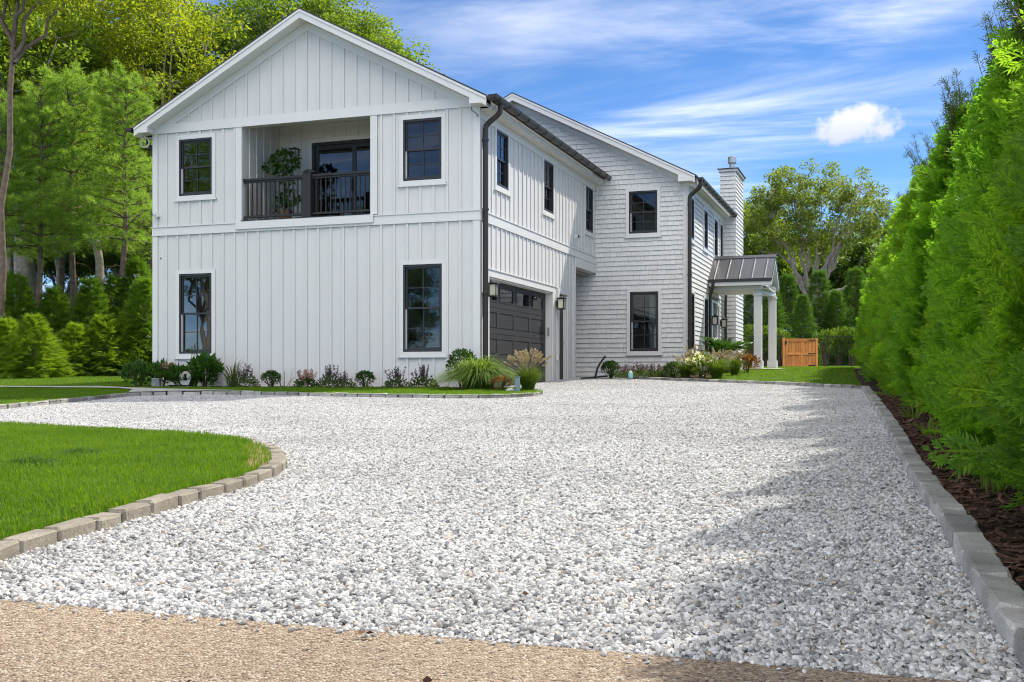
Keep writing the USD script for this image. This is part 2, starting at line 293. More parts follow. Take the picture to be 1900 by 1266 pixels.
mat('apron', {'g': ('geometry', {}), 'v': ('voronoi_texture', {'scale': 115.0}), 'v2': ('voronoi_texture', {'scale': 260.0}), 'n': ('noise_texture', {'scale': 1.1, 'detail': 4.0}), 'bw': ('separate_color', {}),
              'r': ('rgb_ramp', {'ramp': [(0.0, (0.10, 0.075, 0.06)), (0.12, (0.23, 0.17, 0.125)), (0.5, (0.325, 0.25, 0.18)), (0.8, (0.40, 0.32, 0.235)), (1.0, (0.52, 0.46, 0.38))]}),
              'nr': ('map_range', {'to_min': 0.78, 'to_max': 1.16}), 'mul': ('vector_math', {'math_type': 'scale'}), 'b': ('bump', {'invert': True, 'strength': 0.9, 'distance': 0.008}), 'p': ('principled_bsdf', {'roughness': 0.9, 'specular_ior_level': 0.2})},
    [('g.position', 'v.vector'), ('g.position', 'v2.vector'), ('g.position', 'n.vector'), ('v.color', 'bw.color'), ('bw.r', 'r.fac'), ('r.color', 'mul.vector1'), ('n.fac', 'nr.value'), ('nr.result', 'mul.scale'), ('mul.vector', 'p.base_color'), ('v.distance', 'b.height'), ('b.normal', 'p.normal')])
plain('sand', (0.27, 0.18, 0.10), 0.95, 0.1, 0.35, 12.0, bump=0.5, bscale=60)
plain('soil', (0.05, 0.034, 0.024), 0.95, 0.1, 0.4, 14.0, bump=0.6, bscale=50)
plain('mulch', (0.095, 0.052, 0.036), 0.9, 0.15, 0.35, 9.0, island=0.5)
plain('forest_floor', (0.05, 0.05, 0.025), 0.95, 0.1, 0.5, 1.5)
mat('turf', {'g': ('geometry', {}), 'n': ('noise_texture', {'scale': 45.0, 'detail': 4.0}), 'n2': ('noise_texture', {'scale': 0.7, 'detail': 4.0}), 'm': ('mix_float', {'fac': 0.5}),
             'r': ('rgb_ramp', {'ramp': [(0.3, (0.035, 0.065, 0.008)), (0.55, (0.075, 0.125, 0.012)), (0.75, (0.13, 0.16, 0.03))]}), 'p': ('principled_bsdf', {'roughness': 0.9, 'specular_ior_level': 0.1})},
    [('g.position', 'n.vector'), ('g.position', 'n2.vector'), ('n.fac', 'm.a'), ('n2.fac', 'm.b'), ('m.result', 'r.fac'), ('r.color', 'p.base_color')])
leaf('grass', (0.045, 0.12, 0.004), (0.14, 0.235, 0.010), 0.4, 0.6, (0.22, 0.22, 0.06), scale=1.4)
leaf('cedar', (0.082, 0.19, 0.016), (0.175, 0.33, 0.032), 0.68, 0.55, (0.20, 0.20, 0.035), scale=0.9)
leaf('cedar_yellow', (0.10, 0.20, 0.016), (0.21, 0.345, 0.034), 0.68, 0.55, (0.27, 0.24, 0.04), scale=0.9)
leaf('cedar_deep', (0.07, 0.16, 0.018), (0.155, 0.28, 0.036), 0.68, 0.55, (0.20, 0.19, 0.035), scale=0.9)
leaf('mid_fir', (0.055, 0.125, 0.018), (0.14, 0.235, 0.03), 0.5, 0.5, scale=0.7)
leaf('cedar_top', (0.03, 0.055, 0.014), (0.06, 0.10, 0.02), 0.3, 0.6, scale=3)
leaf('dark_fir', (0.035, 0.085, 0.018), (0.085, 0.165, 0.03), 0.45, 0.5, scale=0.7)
leaf('lime_fir', (0.075, 0.15, 0.014), (0.19, 0.27, 0.028), 0.55, 0.5, scale=0.7)
leaf('pine_needle', (0.10, 0.19, 0.035), (0.235, 0.34, 0.075), 0.6, 0.5, scale=0.5)
leaf('oak_leaf', (0.06, 0.115, 0.014), (0.155, 0.215, 0.025), 0.6, 0.45, (0.24, 0.20, 0.03), scale=0.35)
leaf('yellow_oak_leaf', (0.10, 0.15, 0.012), (0.25, 0.28, 0.024), 0.6, 0.45, (0.34, 0.24, 0.02), scale=0.35)
leaf('olive_leaf', (0.06, 0.10, 0.02), (0.16, 0.205, 0.04), 0.6, 0.45, (0.20, 0.15, 0.03), scale=0.4)
leaf('dense_leaf', (0.04, 0.085, 0.014), (0.11, 0.17, 0.026), 0.5, 0.45, scale=0.4)
leaf('privet_leaf', (0.035, 0.075, 0.012), (0.14, 0.22, 0.03), 0.35, 0.4, (0.22, 0.27, 0.06), scale=1.5)
leaf('laurel_leaf', (0.022, 0.065, 0.012), (0.065, 0.15, 0.024), 0.2, 0.3, scale=3, spec=0.5)
leaf('box_leaf', (0.02, 0.05, 0.01), (0.05, 0.11, 0.018), 0.25, 0.45, scale=5)
leaf('sage_leaf', (0.05, 0.08, 0.03), (0.10, 0.15, 0.05), 0.3, 0.5, scale=5)
leaf('reed_grass', (0.07, 0.14, 0.015), (0.19, 0.27, 0.05), 0.4, 0.5, (0.34, 0.36, 0.14), scale=4)
leaf('fountain_grass', (0.05, 0.11, 0.012), (0.16, 0.22, 0.03), 0.4, 0.5, (0.32, 0.26, 0.06), scale=4)
leaf('tan_plume', (0.34, 0.27, 0.19), (0.56, 0.47, 0.36), 0.15, 0.8, scale=6)
leaf('purple_spike', (0.07, 0.045, 0.075), (0.17, 0.11, 0.15), 0.2, 0.7, scale=6)
leaf('pink_bloom', (0.30, 0.17, 0.17), (0.45, 0.28, 0.27), 0.3, 0.7, scale=6)
leaf('white_bloom', (0.55, 0.53, 0.46), (0.75, 0.73, 0.66), 0.3, 0.7, scale=6)
leaf('rust_leaf', (0.10, 0.04, 0.02), (0.24, 0.10, 0.04), 0.3, 0.5, scale=6)
plain('bark_grey', (0.23, 0.21, 0.185), 0.9, 0.1, 0.4, 7.0, bump=0.6, bscale=25)
plain('bark_brown', (0.15, 0.115, 0.09), 0.9, 0.1, 0.4, 7.0, bump=0.6, bscale=25)
plain('bark_light', (0.34, 0.29, 0.245), 0.85, 0.1, 0.35, 5.0, bump=0.5, bscale=20)
plain('stem', (0.05, 0.06, 0.02), 0.8, 0.2, 0.3, 10.0)
plain('twig', (0.12, 0.09, 0.06), 0.85, 0.1, 0.3, 10.0)
mat('cedar_wood', {'g': ('geometry', {}), 'mp': ('mapping', {'scale': (22, 22, 1.6)}), 'n': ('noise_texture', {'scale': 2.0, 'detail': 5.0, 'distortion': 0.8}),
                   'r': ('rgb_ramp', {'ramp': [(0.3, (0.38, 0.13, 0.03)), (0.7, (0.62, 0.26, 0.075))]}), 'isl': ('map_range', {'to_min': 0.8, 'to_max': 1.15}), 'mul': ('vector_math', {'math_type': 'scale'}), 'rn': ('attribute', {'attribute': 'rnd'}), 'p': ('principled_bsdf', {'roughness': 0.6, 'specular_ior_level': 0.3})},
    [('g.position', 'mp.vector'), ('mp.vector', 'n.vector'), ('n.fac', 'r.fac'), ('r.color', 'mul.vector1'), ('rn.fac', 'isl.value'), ('isl.result', 'mul.scale'), ('mul.vector', 'p.base_color')])
plain('steel', (0.55, 0.54, 0.52), 0.3, 0.5, 0.1, 10.0, metal=0.9)
plain('black_plastic', (0.016, 0.016, 0.017), 0.45, 0.4, 0.1, 10.0)
plain('white_plastic', (0.72, 0.72, 0.71), 0.4, 0.5, 0.03, 10.0)
plain('grey_plastic', (0.25, 0.25, 0.26), 0.45, 0.4, 0.05, 10.0)
plain('blue_grey', (0.16, 0.23, 0.28), 0.5, 0.4, 0.1, 20.0)
plain('pale_blue', (0.25, 0.50, 0.52), 0.35, 0.5, 0.1, 20.0)
plain('far_roof', (0.10, 0.105, 0.11), 0.9, 0.2, 0.2, 8.0)
plain('brown_pot', (0.20, 0.12, 0.08), 0.6, 0.3, 0.1, 8.0)

# ================================================================ GROUND
right_edge = np.array([(8.42, -19.6), (8.13, -17.12), (8.03, -14.98), (7.91, -12.75), (7.75, -8.5), (7.34, 0.85)])
far_edge = np.array([(7.34, 0.85), (6.6, 1.75), (6.02, 2.5), (5.27, 3.4), (4.12, 4.35), (2.67, 5.5), (1.5, 6.7), (0.9, 7.9)])
tip = np.array([(0.35, 0.25), (0.95, -0.55), (1.6, -1.35), (2.02, -2.15), (2.18, -2.95), (1.98, -3.6), (1.5, -3.93), (0.47, -3.93), (-1.31, -3.62), (-3.2, -3.2)])
flare = np.array([(-3.2, -3.2), (-4.2, -3.2), (-4.9, -3.55), (-5.25, -4.1)])
leftarm = np.array([(-5.25, -4.1), (-4.98, -5.3), (-4.72, -6.6), (-4.46, -7.94), (-4.15, -9.1), (-4.5, -10.2), (-6.5, -11.8), (-9.5, -13.5)])
isl = np.array([(4.62, -17.3), (4.29, -16.87), (4.16, -16.05), (4.05, -15.2), (3.97, -14.5), (3.78, -13.8), (3.45, -13.2), (3.02, -12.62), (2.39, -12.02), (1.7, -11.65), (0.95, -11.38), (-0.32, -11.02), (-1.71, -10.74), (-3.4, -10.9), (-5.5, -12.2), (-8.5, -14.2)])
R_c, F_c, T_c, L_c, I_c = (smoothline(a) for a in (right_edge, far_edge, tip, leftarm, isl))
FL_c = smoothline(flare)
drive = Polygon(np.vstack([R_c, F_c[1:], [(0.6, 9.2), (-2.4, 9.2), (-2.4, 7.04), (-0.2, 7.04), (-0.2, 0.25)], T_c, FL_c[1:], L_c[1:], [(-9.5, -17.4), (-9.5, -17.4), (8.15, -17.4)]])).buffer(0)
drive = drive.intersection(sbox(-12, -17.4, 12, 12)).buffer(0)
island = Polygon(np.vstack([I_c, [(-8.5, -17.3)]])).buffer(0)
drive = drive.difference(island.buffer(-0.02))
house_fp = unary_union([sbox(-7.86, 0, 0, 9.2), sbox(-7.4, 9.2, 2.61, 19), sbox(2.61, 16, 3.03, 17.95)])

obj('ground', sheet(sbox(-150, -60, 150, 250), -0.06, 10.0) if False else sheet(sbox(-150, -60, 150, 250), -0.09), 'forest_floor', kind='structure', label='dark earth and leaf litter under the trees around the garden')
obj('gravel_driveway', sheet(drive.buffer(0.05), 0.0), 'gravel_base', kind='structure', label='wide gravel driveway in front of the white house')
apron = sbox(-14, -30, 14, -17.4)
obj('road_apron', sheet(apron, 0.012), 'apron', kind='structure', label='tan exposed aggregate apron at the near end of the driveway')

lawnoff = 0.065
LAWN = {}
LAWN['left'] = Polygon(np.vstack([L_c[::-1], [(-5.25, -4.1), (-6.35, -2.6), (-7.2, -2.0), (-8.2, -1.75), (-10.2, -1.7), (-30, -1.6), (-30, -20), (-9.5, -20)]])).buffer(0)
LAWN['strip'] = Polygon(np.vstack([T_c[::-1][:-8], [(1.35, -1.2), (0.4, -1.25), (-3, -1.15), (-7.6, -1.1), (-8.3, -1.0), (-7.7, -1.45), (-5.84, -2.30), (-4.4, -2.9), (-3.6, -3.1)]])).buffer(0) if False else Polygon([*T_c[::-1].tolist()[: int(len(T_c) * 0.93)], (0.5, -0.9), (-3, -0.95), (-7.9, -0.95), (-8.6, -0.9), (-7.4, -1.55), (-5.84, -2.30), (-4.4, -2.75), (-3.4, -3.0)]).buffer(0)
LAWN['back_left'] = Polygon([(-30, -1.1), (-9.6, -1.05), (-8.6, -0.4), (-8.3, 0.3), (-8.1, 4), (-8.1, 12), (-30, 12)])
LAWN['island'] = island.buffer(-0.10)
LAWN['right'] = Polygon([*F_c[: int(len(F_c) * 0.56)].tolist(), (3.9, 4.9), (3.7, 6.2), (3.6, 8.4), (3.6, 12.0), (4.6, 15.6), (3.4, 16.0), (3.4, 22), (-4, 24), (-4, 34), (14, 34), (14, 12), (7.1, 12), (7.45, 1.0)]).buffer(0)
BED = {}
BED['hedge'] = Polygon([*R_c.tolist(), (7.1, 6), (6.85, 13), (6.7, 20), (11, 20), (12.5, -20)]).buffer(0)
BED['front'] = Polygon([(-8.5, -0.86), (-8.3, 0.25), (-7.7, 0.3), (0.35, 0.3), *T_c[:10].tolist(), (1.0, -0.75), (0.5, -0.93), (-3, -0.98), (-7.9, -0.98)]).buffer(0)
BED['right'] = Polygon([*F_c[int(len(F_c) * 0.56) - 2:].tolist(), (0.4, 8.9), (0.4, 9.25), (2.7, 9.25), (2.7, 13), (3.62, 13), (3.6, 8.4), (3.7, 6.2), (3.9, 4.85)]).buffer(0)
BED['left_back'] = Polygon([(-30, 6.6), (-9, 6.2), (-8.0, 9), (-8.0, 30), (-30, 30)])
for k in LAWN:
    g = LAWN[k].difference(house_fp)
    for b in ('hedge', 'right', 'left_back'):
        if k != 'island': g = g.difference(BED[b])
    LAWN[k] = g.difference(drive)
obj('lawn', sheet(LAWN['left'], lawnoff), 'turf', kind='structure', label='mown lawn left of the driveway arm')
obj('lawn', sheet(LAWN['strip'], lawnoff), 'turf', kind='structure', label='narrow strip of lawn in front of the house wall')
obj('lawn', sheet(LAWN['back_left'], lawnoff), 'turf', kind='structure', label='lawn beside the left wall of the house in front of the firs')
obj('lawn', sheet(LAWN['island'], lawnoff), 'turf', kind='structure', label='lawn island inside the bend of the gravel driveway')
obj('lawn', sheet(LAWN['right'], lawnoff), 'turf', kind='structure', label='lawn between the porch and the wooden gate')
obj('planting_bed', sheet(BED['hedge'].difference(drive), lawnoff - 0.02), 'soil', kind='structure', label='mulched bed along the foot of the tall hedge')
obj('planting_bed', sheet(BED['front'].difference(sbox(-7.86, 0.0, 0, 9)), lawnoff - 0.004), 'soil', kind='structure', label='planting bed along the foot of the front wall')
obj('planting_bed', sheet(BED['right'].difference(house_fp), lawnoff - 0.004), 'soil', kind='structure', label='planting bed along the shingled wall')
obj('planting_bed', sheet(BED['left_back'].difference(house_fp), lawnoff - 0.01), 'soil', kind='structure', label='shaded bed under the firs and pines on the left')
path = Polygon([(-30, -1.66), (-10.2, -1.72), (-8.2, -1.78), (-7.2, -2.02), (-6.35, -2.62), (-5.3, -4.05), (-4.9, -3.5), (-4.2, -3.12), (-3.3, -3.05), (-4.4, -2.72), (-5.84, -2.27), (-7.4, -1.53), (-8.6, -0.88), (-9.6, -1.03), (-30, -1.08)]).buffer(0)
obj('path', sheet(path, lawnoff + 0.03), 'concrete', kind='structure', label='pale concrete path from the driveway round the left corner of the house')
obj('path', sheet(sbox(2.62, 12.6, 4.75, 15.1), 0.09), 'concrete', kind='structure', label='concrete porch floor slab')

# ---- kerbs of granite blocks, each block a part
def curb(name, line, label, width=0.115, length=0.27, top=0.08, seed=1, depth=0.14, shift=0.0, mat_='granite', gap=0.02, mh=0.03):
    rng = np.random.default_rng(seed); ls = LineString(line)
    t = obj(name, strip(ls, width * 0.8, shift, mh), 'mortar_light' if mh > 0.05 else 'mortar', kind='structure', label=label)
    s = 0.0; k = 0
    while s + 0.1 < ls.length:
        L = length * rng.uniform(0.82, 1.18); e = min(s + L, ls.length)
        a, b = np.array(ls.interpolate(s).coords[0]), np.array(ls.interpolate(e).coords[0]); s = e + gap
        d = b - a; n = np.linalg.norm(d)
        if n < 0.06: continue
        d /= n; ang = math.atan2(d[1], d[0]) + rng.normal(0, 0.008); mid = (a + b) / 2 + np.array([-d[1], d[0]]) * (shift + rng.normal(0, 0.002))
        w = width * rng.uniform(0.94, 1.08); dz = rng.normal(0, 0.004)
        v, f = cbx(-n / 2 + 0.002, n / 2 - 0.002, -w / 2, w / 2, -depth + 0.0, top, 0.013)
        v = v + rng.normal(0, 0.0035, v.shape)
        c, s_ = math.cos(ang), math.sin(ang); x, y = v[:, 0] * c - v[:, 1] * s_ + mid[0], v[:, 0] * s_ + v[:, 1] * c + mid[1]
        obj('curb_block', (np.column_stack([x, y, v[:, 2] + G(y) + dz]), f), mat_, t); k += 1
    return t
def strip(ls, w, shift, mh):
    p = ls.buffer(w / 2, cap_style=2)
    if shift: p = ls.offset_curve(shift).buffer(w / 2, cap_style=2)
    return sheet(p, mh)
curb('kerb', R_c[6:], 'row of grey granite blocks between the gravel and the tall hedge', seed=2, shift=-0.05, length=0.205, width=0.125)
curb('kerb', I_c[:], 'curved kerb of tan granite blocks round the lawn island', seed=3, shift=0.06, length=0.25, top=0.078, mat_='granite_tan', gap=0.016, mh=0.062)
curb('kerb', T_c[8:], 'kerb of granite blocks in front of the house lawn strip and ornamental grasses', seed=4, shift=-0.06, length=0.27, gap=0.014, mh=0.06)
curb('kerb', np.vstack([FL_c, L_c[1:]]), 'kerb of granite blocks along the left lawn', seed=5, shift=-0.06, length=0.27, gap=0.014, mh=0.06)
curb('kerb', F_c, 'kerb of granite blocks at the far end of the gravel below the porch lawn', seed=6, shift=-0.06, length=0.3, gap=0.014, mh=0.06)

# ---- gravel: tiles of loose stones, laid as instances of six kinds of tile
def icos():
    m = trimesh.creation.icosphere(0); return np.array(m.vertices), np.array(m.faces)
rng = np.random.default_rng(11)
gr = UsdGeom.PointInstancer.Define(stage, numbered('/World', 'gravel'))
keys(gr.GetPrim(), 'loose white and grey stones covering the driveway', 'gravel', kind='stuff')
TS, protos = 0.6, []
ico = icos()
for k in range(6):
    n = 2100; pos = np.column_stack([rng.uniform(-TS/2, TS/2, (n, 2)), rng.uniform(-0.004, 0.014, n)])
    d = unit(rng.normal(0, 1, (n, 3)) * [1, 1, 0.35]); R = basis(d, unit(rng.normal(0, 0.35, (n, 3)) + [0, 0, 1]))
    sz = rng.uniform(0.75, 1.3, n) ** 1.3
    S = np.column_stack([0.0084 * sz * rng.uniform(0.8, 1.15, n), 0.0066 * sz * rng.uniform(0.8, 1.2, n), 0.0110 * sz * rng.uniform(0.8, 1.25, n)])
    v, f = scatter(ico, R, pos, S); v = v + rng.normal(0, 0.0015, v.shape)
    m = usdkit.mesh(stage, f'{gr.GetPath()}/stones_{k:03d}', (v, f), M['pebble'], False); tone(m, len(v), f, k); protos.append(m.GetPath())
gr.CreatePrototypesRel().SetTargets(protos)
P, O, I = [], [], []
dr = drive.buffer(0.03); xs = np.arange(-12, 10, TS) + TS / 2; ys = -17.4 + np.arange(0, 27, TS) + TS / 2
for y in ys:
    for x in xs:
        if dr.intersects(sbox(x - TS/2, y - TS/2, x + TS/2, y + TS/2)) and not house_fp.contains(Point(x, y)):
            sl = (G(y + 0.3) - G(y - 0.3)) / 0.6
            q = Gf.Rotation(Gf.Vec3d(0, 0, 1), 90.0 * rng.integers(4)) * Gf.Rotation(Gf.Vec3d(1, 0, 0), math.degrees(math.atan(sl)))
            q = q.GetQuat(); im = q.GetImaginary()
            P.append((x, y, G(y) - 0.0)); O.append(Gf.Quath(q.GetReal(), *im)); I.append(int(rng.integers(6)))
gr.CreatePositionsAttr(Vt.Vec3fArray([Gf.Vec3f(*map(float, p)) for p in P])); gr.CreateOrientationsAttr(Vt.QuathArray(O)); gr.CreateProtoIndicesAttr(Vt.IntArray(I))

# ---- mown grass: single blades, denser near the camera
def blades_mesh(P2, z0, rng, h, w, seg=2):
    n = len(P2); th = rng.uniform(0, 2 * np.pi, n); lean = rng.uniform(0.1, 0.75, n); hh = h * rng.uniform(0.6, 1.25, n)
    side = np.column_stack([-np.sin(th), np.cos(th), np.zeros(n)]); fw = np.column_stack([np.cos(th), np.sin(th), np.zeros(n)])
    ww = (w * rng.uniform(0.7, 1.3, n))[:, None]
    base = np.column_stack([P2, z0])
    mid = base + fw * (hh * lean * 0.35)[:, None] + np.array([0, 0, 1]) * (hh * 0.62)[:, None]
    tipp = base + fw * (hh * lean)[:, None] + np.array([0, 0, 1]) * (hh * (1.0 - 0.3 * lean))[:, None]
    v = np.stack([base - side * ww, base + side * ww, mid - side * ww * 0.75, mid + side * ww * 0.75, tipp], 1)
    f = np.array([[0, 1, 3], [0, 3, 2], [2, 3, 4]]) if seg == 2 else None
    if seg == 1:
        v = v[:, [0, 1, 4]]; f = np.array([[0, 1, 2]])
    k = v.shape[1]
    return v.reshape(-1, 3), (f[None] + (np.arange(n) * k)[:, None, None]).reshape(-1, 3)
def sample(poly, n, rng):
    x0, y0, x1, y1 = poly.bounds; p = np.column_stack([rng.uniform(x0, x1, n), rng.uniform(y0, y1, n)])
    return p[shapely.contains_xy(poly, p[:, 0], p[:, 1])]
edge0 = LineString(I_c).buffer(0.27).intersection(LAWN['island']).intersection(sbox(2.6, -14.0, 4.2, -12.1))
def grass(key, label, dens, h, w, seg, seed, ymargin=120):
    rng = np.random.default_rng(seed); poly = LAWN[key]; x0, y0, x1, y1 = poly.bounds
    p = sample(poly, int(dens * (x1 - x0) * (y1 - y0)), rng)
    px, py, fw = pixel(np.column_stack([p, G(p[:, 1]) + lawnoff])); keep = (px > -260) & (px < 2160) & (fw > 2.5) & (py < 1500)
    keep &= rng.uniform(0, 1, len(p)) < np.clip((9.0 / np.maximum(fw, 1)) ** (1.1 if seg == 2 else 0.0), 0, 1)
    if key == 'island': keep &= ~(shapely.contains_xy(edge0, p[:, 0], p[:, 1]) & (rng.uniform(0, 1, len(p)) < 0.6))
    p = p[keep]; patch = meshkit.fbm(np.column_stack([p * 1.7, np.zeros(len(p))]), 3, seed)
    keep = rng.uniform(0, 1, len(p)) < np.clip(0.35 + 1.3 * patch, 0.3, 1.0); p = p[keep]
    hh = h * (0.7 + 0.6 * meshkit.noise(np.column_stack([p * 2.3, np.zeros(len(p))]), seed + 4))
    obj('grass', blades_mesh(p, G(p[:, 1]) + lawnoff - 0.004, rng, hh, w, seg), 'grass', kind='stuff', label=label, cat='grass')
grass('island', 'short green grass on the lawn island', 5200, 0.05, 0.0028, 2, 21)
grass('strip', 'short green grass on the strip before the front wall', 2200, 0.045, 0.004, 1, 22)
grass('left', 'short green grass on the left lawn', 1500, 0.045, 0.004, 1, 23)
grass('back_left', 'short green grass in front of the firs', 500, 0.05, 0.006, 1, 24)
grass('right', 'short green grass before the porch and gate', 420, 0.05, 0.006, 1, 25)

# ---- bark chips
def chips(poly, dens, seed, label):
    rng = np.random.default_rng(seed); x0, y0, x1, y1 = poly.bounds; p = sample(poly, int(dens * (x1 - x0) * (y1 - y0)), rng)
    n = len(p); d = unit(np.column_stack([rng.normal(0, 1, (n, 2)), rng.normal(0, 0.18, n)])); R = basis(d, unit(rng.normal(0, 0.35, (n, 3)) + [0, 0, 1]))
    v, f = scatter(bx(-0.5, 0.5, -0.5, 0.5, -0.5, 0.5), R, np.column_stack([p, G(p[:, 1]) + lawnoff - 0.012 + rng.uniform(0, 0.022, n)]), np.column_stack([rng.uniform(0.010, 0.024, n), rng.uniform(0.003, 0.007, n), rng.uniform(0.03, 0.085, n)]))
    obj('bark_mulch', (v + rng.normal(0, 0.001, v.shape), f), 'mulch', kind='stuff', label=label, cat='mulch')
chips(BED['hedge'].intersection(sbox(7, -18.6, 9.3, -2)).difference(drive.buffer(0.11)), 480, 31, 'red brown bark chips under the tall hedge')
chips(BED['front'].difference(sbox(-7.9, 0, 0.02, 9)), 150, 32, 'bark chips in the bed along the front wall')
chips(BED['right'].difference(house_fp).difference(drive.buffer(0.1)), 120, 33, 'bark chips in the bed by the shingled wall')
edge = LineString(I_c).buffer(0.30).intersection(LAWN['island']).intersection(sbox(2.6, -14.0, 4.2, -12.1)).buffer(-0.02)
obj('bare_soil', sheet(edge, lawnoff + 0.004), 'sand', kind='structure', label='bare sandy soil inside the bend of the island kerb')
# two darker patches of taller blades in the island lawn
for (px, s_, rx, ry, lab) in ((152, 8.35, 0.33, 0.22, 'darker tuft of taller blades in the middle of the lawn island'), (62, 7.75, 0.36, 0.16, 'darker tuft of taller blades at the left edge of the lawn island')):
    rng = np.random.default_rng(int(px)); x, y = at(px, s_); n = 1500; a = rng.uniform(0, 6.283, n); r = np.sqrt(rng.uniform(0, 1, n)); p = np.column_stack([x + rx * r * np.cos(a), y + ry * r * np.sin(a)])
    obj('dark_tuft', blades_mesh(p, G(p[:, 1]) + lawnoff, rng, 0.075 * (1.15 - r), 0.0055, 2), 'dark_fir', kind='stuff', label=lab, cat='taller_grass')
# leaves blown on to the gravel and the apron
rng = np.random.default_rng(58); p = np.vstack([sample(drive.intersection(sbox(-3, -17.3, 8, 3)), 190, rng), sample(sbox(3, -18.6, 8.2, -17.45), 40, rng)]); n = len(p); s_ = rng.uniform(0.014, 0.034, n)
lf = (np.array([[0, 0, 0], [0.5, 0.06, 0.45], [0, 0.02, 1.0], [-0.5, 0.06, 0.45]], float), np.array([[0, 1, 2], [0, 2, 3]]))
obj('fallen_leaves', scatter(lf, basis(unit(np.column_stack([rng.normal(0, 1, (n, 2)), rng.normal(0, 0.15, n)])), unit(rng.normal(0, 0.4, (n, 3)) + [0, 0, 1])), np.column_stack([p, G(p[:, 1]) + 0.032]), np.column_stack([s_ * 0.7, s_, s_])), 'mulch', kind='stuff', label='brown fallen leaves and twigs strewn over the gravel', cat='leaf litter')
# single stones kicked out over the apron
rng = np.random.default_rng(63); n = 90; p = np.column_stack([rng.uniform(3.5, 8.3, n), -17.4 - np.abs(rng.normal(0, 0.05, n))]); s_ = rng.uniform(0.7, 1.25, n)
v, f = scatter(ico, basis(unit(rng.normal(0, 1, (n, 3)) * [1, 1, .3]), unit(rng.normal(0, .3, (n, 3)) + [0, 0, 1])), np.column_stack([p, G(p[:, 1]) + 0.016]), np.column_stack([0.0084 * s_, 0.0062 * s_, 0.0110 * s_]))
obj('stray_stones', (v + rng.normal(0, 0.0012, v.shape), f), 'pebble', kind='stuff', label='single stones kicked from the gravel on to the apron', cat='gravel')

# ================================================================ HOUSE
F0, S0 = frameF(0.0), frameS(0.0)
FM, SM = frameF(9.2), frameS(2.61)
RZ, RS = 8.0, 0.522                                         # front gable: ridge height and slope of the roof's top line
def rtop(x): return RZ - RS * np.abs(x + 3.93)
house = thing('white_house', 'two storey white board and batten house with shingled rear wing and black windows', 'house')
class H:                                                     # collects under the house
    pass
def part(name, mesh, m, parent=house, **kw): return obj(name, mesh, m, parent, **kw)

win_F = [(-7.15, -6.29, 4.24, 5.50), (-1.67, -0.81, 4.25, 5.515), (-7.15, -6.30, 0.725, 2.505), (-1.67, -0.80, 0.725, 2.525)]
win_S = [(0.95, 1.70, 4.24, 5.43), (4.26, 5.05, 4.2, 5.42), (8.06, 8.82, 4.2, 5.42)]
win_M = [(0.97, 1.77, 4.2, 5.38), (1.0, 1.80, 0.925, 2.58)]
win_N = [(9.42, 10.05, 4.05, 5.2), (11.82, 12.5, 4.05, 5.2), (13.84, 14.54, 4.02, 5.2), (15.12, 15.66, 4.05, 5.2), (9.42, 10.1, 0.98, 2.55), (11.9, 12.6, 0.98, 2.56)]
rects = lambda ws, e=0.0: unary_union([sbox(a - e, c - e, b + e, d + e) for a, b, c, d in ws])
balc = sbox(-5.53, 3.62, -2.42, 5.67)
gdoor = sbox(0.5, -0.05, 5.0, 2.28); sdoor = sbox(5.55, 0.0, 6.3, 2.30)
gableF = Polygon([(-7.86, -0.35), (0, -0.35), (0, 5.62), (0, rtop(0) - 0.06), (-3.93, RZ - 0.06), (-7.86, rtop(-7.86) - 0.06), (-7.86, 5.6)])
wallF = part('front_wall', plate(gableF.difference(rects(win_F)).difference(balc), F0, -0.16, 0.0), 'white_siding')
sidepoly = Polygon([(0.0, -0.35), (7.04, -0.35), (7.04, 3.13), (9.2, 3.13), (9.2, 5.6), (0.0, 5.6)])
wallS = part('garage_side_wall', plate(sidepoly.difference(rects(win_S)).difference(gdoor).difference(sdoor).difference(sbox(-1, -1, 0.16, 9)), S0, -0.16, 0.0), 'white_siding')
part('left_wall', bx(-7.86, -7.72, 0.16, 9.2, -0.35, 5.6), 'white_siding')

# boards and battens, each a piece
def boards(host, fr, region, first, pitch, n, bw=0.052, seed=0):
    rng = np.random.default_rng(seed)
    u0, v0, u1, v1 = region.bounds
    xs = [first + i * pitch for i in range(n)]
    edges = [u0] + xs + [u1]
    for a, b in zip(edges[:-1], edges[1:]):
        if b - a < 0.03: continue
        g = region.intersection(sbox(a + 0.0015, v0 - 1, b - 0.0015, v1 + 1))
        for q in getattr(g, 'geoms', [g]):
            if q.geom_type == 'Polygon' and q.area > 0.004: part('board', plate(q, fr, 0.002, 0.011 + rng.uniform(0, 0.0025)), 'white_siding', host)
    for x in xs:
        g = region.intersection(sbox(x - bw / 2, v0 - 1, x + bw / 2, v1 + 1))
        for q in getattr(g, 'geoms', [g]):
            if q.geom_type == 'Polygon' and q.area > 0.002: part('batten', plate(q, fr, 0.0145, 0.031), 'white_siding', host)
case_e = 0.088
CF = rects(win_F, case_e)
sills = unary_union([sbox(a - 0.12, c - case_e - 0.03, b + 0.12, c - case_e + 0.01) for a, b, c, d in win_F])
lowF = sbox(-7.72, -0.35, -0.13, 3.375).difference(CF).difference(sills)
upF = sbox(-7.72, 3.565, -0.13, 5.665).difference(CF).difference(sills).difference(sbox(-5.70, 3.4, -2.25, 5.67))
gabF = Polygon([(-7.7, 5.875), (-0.16, 5.875), (-0.16, 5.88), (-3.93, RZ - 0.43), (-7.7, 5.88)])
